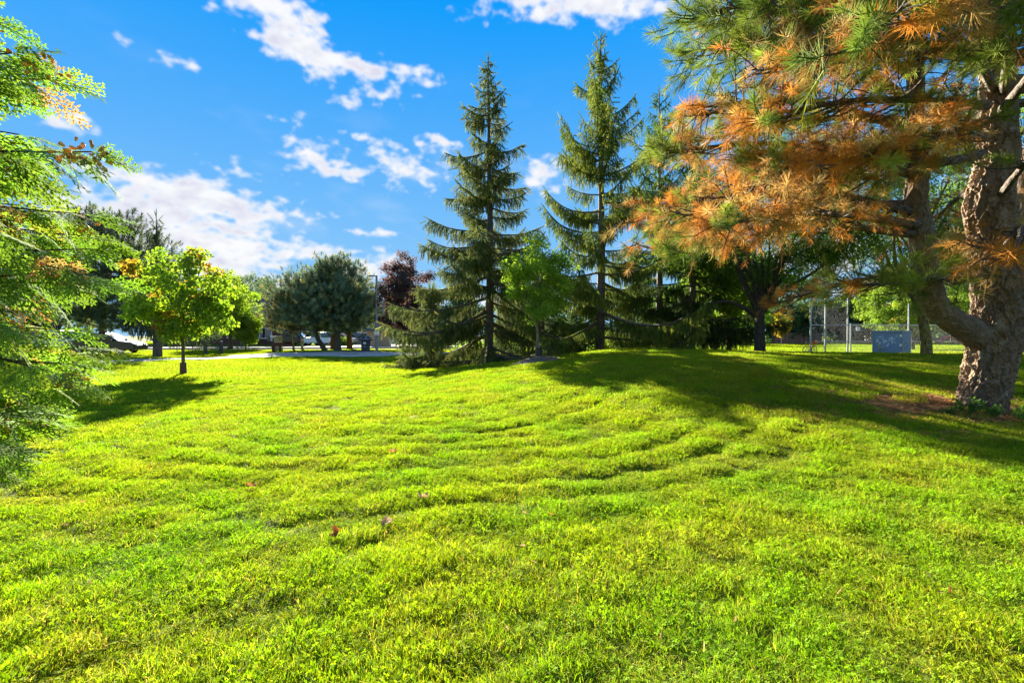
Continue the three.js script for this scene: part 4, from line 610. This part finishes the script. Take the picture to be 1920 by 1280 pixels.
{
  const o = thing('wooden_barrier', 'red-brown wooden barrier beam on short posts where the path meets the road', 'barrier', [-19.4, 0, -40.3]);
  part('beam', box(1.75, 0.22, 0.12, 0.72, 0.62, 0), brownWood, o); part('board', box(1.0, 0.06, 0.34, 0.4, 0.77, -0.1), brownWood, o);
  for (const [x, z, h] of [[-0.15, -0.2, 1.1], [0.13, 0.12, 0.55], [0.42, -0.25, 0.55]]) part('post', box(0.1, h, 0.1, x, h / 2, z), brownWood, o);
  const p = thing('notice_board', 'white two-part notice holder on the tall barrier post', 'sign', [-19.62, 1.2, -40.42]); part('panel', box(0.17, 0.2, 0.03, 0, 0.12, 0), white, p); part('panel', box(0.15, 0.26, 0.03, 0.01, -0.16, 0), std([0.45, 0.46, 0.48], 0.6), p); part('bracket', box(0.04, 0.6, 0.02, 0.02, -0.03, -0.03), steel, p);
  const u = thing('utility_cabinet', 'beige upright utility cabinet behind the red-brown barrier', 'cabinet', [-21.6, 0, -45.6]), um = std([0.4, 0.34, 0.22], 0.7);
  part('housing', rbox(0.75, 1.1, 0.5, 0.02, 0, 0.75, 0), um, u); part('door', rbox(0.66, 0.98, 0.03, 0.01, 0, 0.75, 0.262), um, u); part('handle', box(0.04, 0.12, 0.03, -0.24, 0.7, 0.29), black, u); part('plinth', box(0.8, 0.2, 0.55, 0, 0.1, 0), concrete, u);
}
for (const [x, z, label] of [[-22.4, -36.2, 'square weathered bollard post nearest the round young maple'], [-21.6, -36.8, 'square weathered bollard post nearer the red-brown barrier']]) { const o = thing('bollard', label, 'bollard', [x, 0, z], 0.15, 'bollards at the road verge'); part('post', rbox(0.2, 0.92, 0.2, 0.02, 0, 0.46, 0), greyWood, o); part('cap', new THREE.CylinderGeometry(0.02, 0.14, 0.05, 4).rotateY(Math.PI / 4).translate(0, 0.945, 0), greyWood, o); }
{ const o = thing('concrete_post', 'pale concrete marker post in front of the parked white car', 'post', [-19.9, 0, -47]); part('shaft', rbox(0.22, 0.95, 0.22, 0.03, 0, 0.475, 0), concrete, o); part('cap', rbox(0.26, 0.06, 0.26, 0.02, 0, 0.97, 0), concrete, o); }

// ---------------------------------------------------------------- parked vehicles
function vehicle(name, label, category, [x, z], turn, paint, kind) {
  const o = thing(name, label, category, [x, 0.02, z], turn, 'parked cars'), m = new THREE.MeshPhysicalMaterial({ color: lin(...paint), roughness: 0.35, metalness: 0.2, clearcoat: 1, clearcoatRoughness: 0.08 }), glass = new THREE.MeshPhysicalMaterial({ color: lin(0.02, 0.025, 0.03), roughness: 0.05, clearcoat: 1 });
  const S = { sedan: { l: 4.6, w: 1.78, low: [[-2.28, 0.35], [-2.3, 0.62], [-2.2, 0.88], [-1.5, 0.95], [0.95, 0.95], [2.1, 0.78], [2.3, 0.6], [2.28, 0.3]], cab: [[-1.75, 0.94], [-1.05, 1.42], [0.25, 1.44], [1.15, 0.94]] }, suv: { l: 4.6, w: 1.84, low: [[-2.26, 0.4], [-2.3, 0.75], [-2.24, 1.02], [1.1, 1.04], [2.12, 0.96], [2.3, 0.7], [2.28, 0.36]], cab: [[-2.2, 1.02], [-1.9, 1.66], [0.35, 1.68], [1.2, 1.03]] }, pickup: { l: 5.5, w: 1.9, low: [[-2.72, 0.5], [-2.75, 1.05], [-0.7, 1.08], [1.25, 1.08], [2.6, 1.02], [2.75, 0.75], [2.72, 0.45]], cab: [[-0.75, 1.06], [-0.6, 1.78], [0.75, 1.8], [1.4, 1.07]] } }[kind];
  const ext = (pts, w, bev) => { const s = new THREE.Shape(pts.map((p) => new THREE.Vector2(...p))); return new THREE.ExtrudeGeometry(s, { depth: w - 2 * bev, bevelEnabled: true, bevelThickness: bev, bevelSize: bev * 0.5, bevelSegments: 3 }).translate(0, 0, -w / 2 + bev); };
  part('body', ext(S.low, S.w, 0.09), m, o);
  const c = S.cab, shrink = c.map(([a, b], i) => [a, b]); part('windows', ext(shrink, S.w - 0.22, 0.12), glass, o);
  const roof = [[c[1][0] - 0.06, c[1][1] - 0.03], [c[1][0] + 0.1, c[1][1] + 0.045], [c[2][0] - 0.1, c[2][1] + 0.045], [c[2][0] + 0.08, c[2][1] - 0.03]]; part('roof', ext(roof, S.w - 0.3, 0.1), m, o);
  for (const sz of [-1, 1]) for (const px of [lerp(c[1][0], c[2][0], 0.5)]) part('pillar', box(0.1, c[1][1] - c[0][1], 0.03, px, (c[1][1] + c[0][1]) / 2, sz * (S.w / 2 - 0.105)), m, o);
  const R = kind === 'sedan' ? 0.32 : 0.37, ax = S.l * 0.3;
  for (const sx of [-1, 1]) for (const sz of [-1, 1]) { const w = new THREE.Group(); w.name = 'wheel'; w.position.set(sx * ax, R, sz * (S.w / 2 - 0.1)); o.add(w); part('tyre', new THREE.TorusGeometry(R - 0.09, 0.1, 10, 24).scale(1, 1, 1.05), tyreM, w); const rim = new THREE.CylinderGeometry(R - 0.14, R - 0.14, 0.14, 18).rotateX(Math.PI / 2); part('rim', rim, steel, w); for (let k = 0; k < 5; k++) part('spoke', box(0.04, R - 0.16, 0.02, 0, (R - 0.16) / 2, sz * 0.08).rotateZ(k * 1.2566), std([0.3, 0.3, 0.31], 0.4, 0.8), w); }
  for (const sz of [-1, 1]) { part('headlight', rbox(0.12, 0.14, 0.34, 0.03, S.low[S.low.length - 2][0] - 0.06, 0.7, sz * (S.w / 2 - 0.3)), std([0.7, 0.72, 0.75], 0.15), o); part('tail_light', rbox(0.1, 0.16, 0.3, 0.03, S.low[1][0] + 0.03, 0.78, sz * (S.w / 2 - 0.28)), std([0.35, 0.02, 0.02], 0.25), o); part('wing_mirror', rbox(0.14, 0.12, 0.18, 0.03, c[3][0] - 0.3, c[3][1] + 0.06, sz * (S.w / 2 + 0.06)), m, o); }
  part('bumper', rbox(0.14, 0.2, S.w - 0.1, 0.04, S.l / 2 - 0.02, 0.42, 0), black, o); part('bumper', rbox(0.14, 0.2, S.w - 0.1, 0.04, -S.l / 2 + 0.02, 0.46, 0), black, o);
  return o;
}
vehicle('parked_car', 'glossy black car parked under the large dark pine', 'car', [-30.4, -37.2], 0.15, [0.012, 0.012, 0.014], 'sedan');
vehicle('parked_car', 'silver car with bright windscreen parked behind the near cedar sprays', 'car', [-37.6, -41.5], 0.1, [0.45, 0.46, 0.48], 'suv');
vehicle('parked_pickup', 'black pickup truck on the driveway behind the beige cabinet', 'pickup', [-29.6, -66.5], 0.2, [0.012, 0.012, 0.014], 'pickup');
vehicle('parked_car', 'dark maroon car parked between the pickup and the white car', 'car', [-27.6, -72], 0.9, [0.06, 0.012, 0.016], 'suv');
vehicle('parked_car', 'white car parked on the driveway behind the leaning pine trunk', 'car', [-25.2, -65.5], 2.7, [0.7, 0.7, 0.7], 'suv');
vehicle('parked_car', 'grey sedan parked next to the white car on the driveway', 'car', [-23.6, -68.2], 2.6, [0.2, 0.2, 0.21], 'sedan');
vehicle('parked_car', 'black car parked behind the rust-barked pine', 'car', [-22, -72], 2.9, [0.014, 0.014, 0.018], 'suv');

// ---------------------------------------------------------------- houses
const brickTex = noiseTex(256, (u, v) => { const row = Math.floor(v * 32), s = (u * 16 + (row % 2) * 0.5) % 1, f = (v * 32) % 1, mortar = s < 0.05 || f < 0.12, k = 0.75 + 0.4 * n2(Math.floor(u * 16 + (row % 2) * 0.5) * 3.1, row * 1.7); return mortar ? [0.62, 0.6, 0.56] : [0.5 * k, 0.27 * k, 0.2 * k]; }, true);
brickTex.repeat.set(0.5, 0.5);
const brick = std([0.75, 0.7, 0.7], 0.9, 0, { map: brickTex }), shingle = std([0.1, 0.09, 0.085], 0.95, 0, { map: grit }), tanWall = std([0.45, 0.34, 0.22], 0.85, 0, { map: grit }), pane = new THREE.MeshPhysicalMaterial({ color: lin(0.03, 0.04, 0.05), roughness: 0.06, clearcoat: 1 });
function house(name, label, [x, z], turn, w, d, h, wallM, wins, doorAt, garage) {
  const o = thing(name, label, 'house', [x, 0, z], turn);
  const wg = box(w, h, d, 0, h / 2, 0); { const p = wg.attributes.position, u = wg.attributes.uv, n = wg.attributes.normal; for (let i = 0; i < p.count; i++) u.setXY(i, Math.abs(n.getX(i)) > 0.5 ? p.getZ(i) : p.getX(i), p.getY(i)); } part('wall', wg, wallM, o);
  const e = 0.45, rh = d * 0.3, s = new THREE.Shape([[-d / 2 - e, 0], [d / 2 + e, 0], [0, rh]].map((p) => new THREE.Vector2(...p))); const rf = part('roof', new THREE.ExtrudeGeometry(s, { depth: w + 2 * e, bevelEnabled: false }).rotateY(Math.PI / 2).translate(-w / 2 - e, h + 0.02, 0), shingle, o);
  part('chimney', box(0.7, 1.6, 0.6, w * 0.25, h + rh * 0.85, -d * 0.12), brick, rf);
  for (const [wx, wy, ww, wh] of wins) { const f = part('window', box(ww + 0.2, wh + 0.2, 0.08, wx, wy, d / 2 + 0.03), white, o); part('pane', box(ww / 2 - 0.06, wh, 0.03, wx - ww / 4, wy, d / 2 + 0.075), pane, f); part('pane', box(ww / 2 - 0.06, wh, 0.03, wx + ww / 4, wy, d / 2 + 0.075), pane, f); part('sill', box(ww + 0.36, 0.08, 0.2, wx, wy - wh / 2 - 0.14, d / 2 + 0.1), concrete, f); }
  if (doorAt !== undefined) { const dr = part('door', box(0.95, 2.1, 0.08, doorAt, 1.05, d / 2 + 0.03), std([0.1, 0.03, 0.025], 0.5), o); part('handle', box(0.05, 0.16, 0.06, doorAt + 0.34, 1.02, d / 2 + 0.09), steel, dr); }
  if (garage !== undefined) { const gd = part('garage_door', box(4.6, 2.2, 0.08, garage, 1.12, d / 2 + 0.03), std([0.62, 0.6, 0.56], 0.6), o); for (let k = 0; k < 4; k++) part('panel', box(4.4, 0.46, 0.04, garage, 0.34 + k * 0.53, d / 2 + 0.08), std([0.66, 0.64, 0.6], 0.6), gd); }
  return o;
}
house('brick_house', 'red brick house with white-framed windows behind the yellow-green tree', [-42, -76], 0.12, 16, 9, 5.4, brick, [[-5, 1.7, 1.8, 1.4], [1.5, 1.8, 2.2, 1.5], [5.6, 1.7, 1.6, 1.4], [-5, 4.3, 1.6, 1.1], [0, 4.3, 1.6, 1.1], [5, 4.3, 1.6, 1.1]], -1.6);
house('tan_house', 'tan house with pale garage door behind the blue-green pines', [-24, -92], 0.05, 15, 9, 4.8, tanWall, [[-5, 1.7, 1.8, 1.3], [-5, 3.9, 1.6, 1.0], [0, 3.9, 1.6, 1.0], [5, 3.9, 1.6, 1.0]], -2.4, 3.2);
house('garden_shed', 'small tan shed beside the lamp post and purple-leaved tree', [-16.6, -62], 0.1, 2.6, 2.4, 1.9, tanWall, [], undefined);
scene.children.find((c) => c.name === 'garden_shed').userData.category = 'shed';
house('grey_house', 'low dark-roofed house behind the playground slide', [88, -112], -0.3, 14, 9, 3.4, std([0.2, 0.21, 0.23], 0.85), [[-4, 1.7, 1.8, 1.2], [3, 1.7, 1.8, 1.2]], 0);

// ---------------------------------------------------------------- the ball field
function chainPanel(a, b, y0, y1, gap) { // crossed wires between two posts
  const A = V(a[0], 0, a[1]), Bv = V(b[0], 0, b[1]), L = A.distanceTo(Bv), d = Bv.clone().sub(A).normalize(), h = y1 - y0, gs = [], pt = (u, v) => [A.x + d.x * u, y0 + v, A.z + d.z * u];
  for (let k = -h; k < L; k += gap) { let u0 = k, v0 = 0, u1 = k + h, v1 = h; if (u0 < 0) { v0 = -u0; u0 = 0; } if (u1 > L) { v1 = h - (u1 - L); u1 = L; } if (u1 - u0 > 0.02) { gs.push(rod(pt(u0, v0), pt(u1, v1), 0.0024, 3)); gs.push(rod(pt(L - u0, v0), pt(L - u1, v1), 0.0024, 3)); } }
  return mergeGeometries(gs);
}
{
  const galv = std([0.36, 0.37, 0.38], 0.5, 0.5), wire = std([0.16, 0.165, 0.17], 0.7, 0.2), HH = 3.9;
  const o = thing('backstop_fence', 'tall chain-link backstop of grey posts and rails behind home plate', 'fence', [0, 0, 0]);
  const P = [[20.6, -34.2], [22, -34.8], [23.3, -34.4]];
  P.forEach(([x, z]) => { const p = part('post', rod([x, 0, z], [x, HH, z], 0.055, 10), galv, o); part('cap', new THREE.SphereGeometry(0.06, 10, 6).translate(x, HH, z), galv, p); });
  for (let i = 0; i < 2; i++) { for (const y of [0.1, 0.95, 2.1, HH - 0.05]) part('rail', rod([P[i][0], y, P[i][1]], [P[i + 1][0], y, P[i + 1][1]], 0.03), galv, o); part('chain_link', chainPanel(P[i], P[i + 1], 0.05, HH - 0.05, 0.075), wire, o).userData.kind = 'stuff'; }
  const f = thing('field_fence', 'long chain-link fence with two grey rails running past the storage box', 'fence', [0, 0, 0]);
  const Q = [[23.35, -34.35], [28, -35], [33, -35.6], [38, -36.2], [43, -36.8]];
  Q.forEach(([x, z], i) => part('post', rod([x + (i ? 0 : 0.12), 0, z], [x + (i ? 0 : 0.12), i === 1 ? 3.6 : 2.2, z], 0.045, 10), galv, f));
  for (let i = 0; i < 4; i++) { for (const y of [0.08, 0.95, 2.12]) part('rail', rod([Q[i][0], y, Q[i][1]], [Q[i + 1][0], y, Q[i + 1][1]], 0.024), galv, f); part('chain_link', chainPanel(Q[i], Q[i + 1], 0.05, 2.1, 0.09), wire, f).userData.kind = 'stuff'; }
  const s = thing('fence_sign', 'small square white sign with dark emblem fixed to the fence by the backstop', 'sign', [23.95, 1.83, -34.3], -0.1); part('plate', box(0.25, 0.25, 0.015), white, s);
  part('face', new THREE.PlaneGeometry(0.23, 0.23).translate(0, 0, 0.0105), print(96, 96, (x) => { x.fillStyle = '#eef0ee'; x.fillRect(0, 0, 96, 96); x.fillStyle = '#4b5258'; x.fillRect(30, 22, 9, 44); x.fillRect(57, 22, 9, 44); x.fillRect(30, 40, 36, 9); x.fillRect(24, 72, 48, 5); }), s);
  const s2 = thing('distance_sign', 'narrow white upright plate on the long fence beside the playground', 'sign', [33.5, 1.5, -35.55]); part('plate', box(0.09, 0.4, 0.02), white, s2); part('bracket', box(0.03, 0.3, 0.02, 0, 0, -0.025), galv, s2);
}
{ // steel storage box
  const x = 21.6, z = -28.2, w = 1.42, h = 1.62, d = 1.2, o = thing('storage_box', 'blue-grey steel storage box with handprints, padlocks and scrawled side', 'box', [x, H(x, z), z], -1.0);
  const paintT = print(512, 512, (c, W) => { const r = rngOf(810); c.fillStyle = '#6f86ad'; c.fillRect(0, 0, W, W); for (let i = 0; i < 900; i++) { c.fillStyle = `rgba(${80 + r() * 50},${100 + r() * 50},${140 + r() * 50},0.12)`; c.beginPath(); c.arc(r() * W, r() * W, 4 + 26 * r(), 0, 7); c.fill(); }
    for (let i = 0; i < 26; i++) { const px = 50 + r() * 400, py = 60 + r() * 210; c.fillStyle = ['#c9d6ea', '#b8c7e4', '#d9dff0', '#c7b9d2'][Math.floor(r() * 4)]; c.globalAlpha = 0.75; c.beginPath(); c.ellipse(px, py, 11, 13, 0, 0, 7); c.fill(); for (let k = 0; k < 5; k++) { c.beginPath(); c.ellipse(px + (k - 2) * 7, py - 18 - (k === 2 ? 5 : 0), 3, 9, (k - 2) * 0.25, 0, 7); c.fill(); } c.globalAlpha = 1; } });
  const sideT = print(512, 512, (c, W) => { const r = rngOf(811); c.fillStyle = '#66789c'; c.fillRect(0, 0, W, W); for (let i = 0; i < 700; i++) { c.fillStyle = `rgba(${80 + r() * 40},${95 + r() * 40},${130 + r() * 40},0.12)`; c.beginPath(); c.arc(r() * W, r() * W, 4 + 26 * r(), 0, 7); c.fill(); } c.strokeStyle = '#2c3446'; c.lineWidth = 16; c.lineCap = 'round'; c.beginPath(); c.moveTo(180, 190); c.bezierCurveTo(80, 170, 60, 300, 170, 300); c.moveTo(240, 190); c.bezierCurveTo(220, 330, 330, 330, 320, 190); c.moveTo(400, 150); c.lineTo(420, 330); c.bezierCurveTo(380, 400, 330, 380, 300, 360); c.stroke(); });
  const m = std([0.15, 0.2, 0.34], 0.5, 0.1);
  part('body', box(w, h, d, 0, h / 2, 0), m, o); part('lid', rbox(w + 0.06, 0.06, d + 0.06, 0.015, 0, h + 0.03, 0), m, o);
  part('front_panel', new THREE.PlaneGeometry(w - 0.14, h - 0.12).translate(0, h / 2, d / 2 + 0.004), paintT, o);
  part('side_panel', new THREE.PlaneGeometry(d - 0.04, h - 0.06).rotateY(Math.PI / 2).translate(w / 2 + 0.004, h / 2, 0), sideT, o);
  part('frame', mergeGeometries([box(0.07, h, 0.03, -w / 2 + 0.035, h / 2, d / 2 + 0.016), box(w - 0.14, 0.07, 0.03, 0, h - 0.035, d / 2 + 0.016)]), m, o);
  for (const y of [0.38, 0.88, 1.4]) { const hg = part('hinge', box(0.1, 0.13, 0.025, w / 2 - 0.06, y, d / 2 + 0.02), white, o); part('pin', rod([w / 2 - 0.005, y - 0.08, d / 2 + 0.03], [w / 2 - 0.005, y + 0.08, d / 2 + 0.03], 0.014), steel, hg); }
  for (const y of [0.24, 0.6, 0.78]) { const l = part('padlock', rbox(0.08, 0.09, 0.05, 0.012, -w / 2 + 0.33, y, d / 2 + 0.045), std([0.3, 0.25, 0.15], 0.4, 0.6), o); part('shackle', new THREE.TorusGeometry(0.03, 0.008, 6, 12, Math.PI).translate(-w / 2 + 0.33, y + 0.045, d / 2 + 0.045), steel, l); }
  part('lock_bar', rod([-w / 2 + 0.33, 0.66, d / 2 + 0.035], [-w / 2 + 0.33, 1.2, d / 2 + 0.035], 0.016), steel, o); part('handle', box(0.26, 0.04, 0.07, -w / 2 + 0.5, 0.72, d / 2 + 0.05), steel, o);
}
{ // bicycle leaning by the backstop
  const o = thing('bicycle', 'bicycle with orange frame and basket leaning by the backstop post', 'bicycle', [20.2, 0.02, -33.6], 0.5), fm = std([0.5, 0.1, 0.02], 0.4);
  for (const sx of [-0.5, 0.5]) { const w = new THREE.Group(); w.name = 'wheel'; w.position.set(sx, 0.33, 0); o.add(w); part('tyre', new THREE.TorusGeometry(0.31, 0.022, 8, 32), rubber, w); part('rim', new THREE.TorusGeometry(0.285, 0.01, 6, 32), steel, w); for (let k = 0; k < 12; k++) part('spoke', rod([0, 0, 0], [Math.cos(k * 0.5236) * 0.28, Math.sin(k * 0.5236) * 0.28, 0], 0.003, 4), steel, w); part('hub', new THREE.CylinderGeometry(0.025, 0.025, 0.09, 10).rotateX(Math.PI / 2), steel, w); }
  part('frame', mergeGeometries([rod([-0.5, 0.33, 0], [-0.05, 0.3, 0], 0.014), rod([-0.05, 0.3, 0], [-0.18, 0.82, 0], 0.017), rod([-0.16, 0.74, 0], [0.38, 0.8, 0], 0.018), rod([-0.05, 0.3, 0], [0.4, 0.7, 0], 0.02), rod([-0.5, 0.33, 0], [-0.16, 0.74, 0], 0.012)]), fm, o);
  part('fork', mergeGeometries([rod([0.5, 0.33, 0.05], [0.4, 0.72, 0.04], 0.012), rod([0.5, 0.33, -0.05], [0.4, 0.72, -0.04], 0.012), rod([0.4, 0.68, 0], [0.35, 0.98, 0], 0.016)]), fm, o);
  part('handlebar', tube([[0.28, 0.98, -0.28], [0.36, 1.0, -0.12], [0.36, 1.0, 0.12], [0.28, 0.98, 0.28]], [0.013, 0.013], 8, 10), black, o); part('saddle', rbox(0.26, 0.06, 0.15, 0.03, -0.2, 0.87, 0), black, o);
  part('crank', new THREE.CylinderGeometry(0.09, 0.09, 0.015, 18).rotateX(Math.PI / 2).translate(-0.05, 0.3, 0.04), steel, o); for (const s of [-1, 1]) part('pedal', box(0.09, 0.02, 0.07, -0.05 + s * 0.15, 0.3 + s * 0.06, s * 0.11), black, o); part('basket', rbox(0.26, 0.24, 0.32, 0.03, 0.56, 0.88, 0), std([0.5, 0.14, 0.03], 0.7), o);
}
{ // playground far across the field
  const o = thing('playground_slide', 'red-orange playground slide tower with blue panel on the far field', 'playground', [74.5, 0, -84], 0.1), red = std([0.5, 0.07, 0.03], 0.4), blue = std([0.04, 0.08, 0.25], 0.4);
  for (const [x, z] of [[-0.7, -0.7], [0.7, -0.7], [-0.7, 0.7], [0.7, 0.7]]) part('post', rod([x, 0, z], [x, 2.6, z], 0.07), red, o);
  part('platform', box(1.6, 0.12, 1.6, 0, 1.1, 0), blue, o); part('roof', new THREE.ConeGeometry(1.35, 0.7, 4).rotateY(Math.PI / 4).translate(0, 2.95, 0), red, o); part('panel', box(1.4, 0.8, 0.06, 0, 1.6, 0.74), red, o); part('panel', box(0.06, 0.8, 1.4, 0.74, 1.6, 0), blue, o); part('window_ring', new THREE.TorusGeometry(0.22, 0.05, 8, 18).translate(0, 1.6, 0.79), black, o);
  part('chute', tube([[-0.75, 1.15, 0.2], [-1.5, 0.8, 0.2], [-2.4, 0.3, 0.2], [-3, 0.22, 0.2]], [0.3, 0.3], 10, 12), red, o); for (let k = 0; k < 5; k++) part('rung', rod([0.85, 0.2 + k * 0.2, -0.35], [0.85, 0.2 + k * 0.2, 0.35], 0.025), steel, o);
  part('wall', box(1.3, 0.9, 0.06, 0, 0.55, 0.7), red, o);
}
{ // brown board fence at the end of the field
  const o = thing('board_fence', 'red-brown board fence under the dark trees across the field', 'fence', [42, 0, -80]), m1 = std([0.16, 0.075, 0.045], 0.9), m2 = std([0.2, 0.1, 0.06], 0.9), g = box(0.285, 1.75, 0.025, 0, 0.9, 0), gp = box(0.12, 1.9, 0.12, 0, 0.95, -0.08), gr = box(8, 0.09, 0.05, 4, 0, -0.045); const r = rngOf(820);
  for (let k = 0; k < 27; k++) { const b = part('board', g, r() < 0.5 ? m1 : m2, o, [k * 0.3, 0.03 * (r() - 0.5), 0.004 * r()]); b.rotation.z = (r() - 0.5) * 0.01; }
  for (let k = 0; k <= 2; k++) part('post', gp, m1, o, [k * 3, 0, -0.03]); for (const y of [0.4, 1.5]) part('rail', gr, m1, o, [0, y, 0]);
}

scene.traverse((o) => { if (o.isMesh) { o.castShadow = true; o.receiveShadow = true; } });
renderer.render(scene, camera);
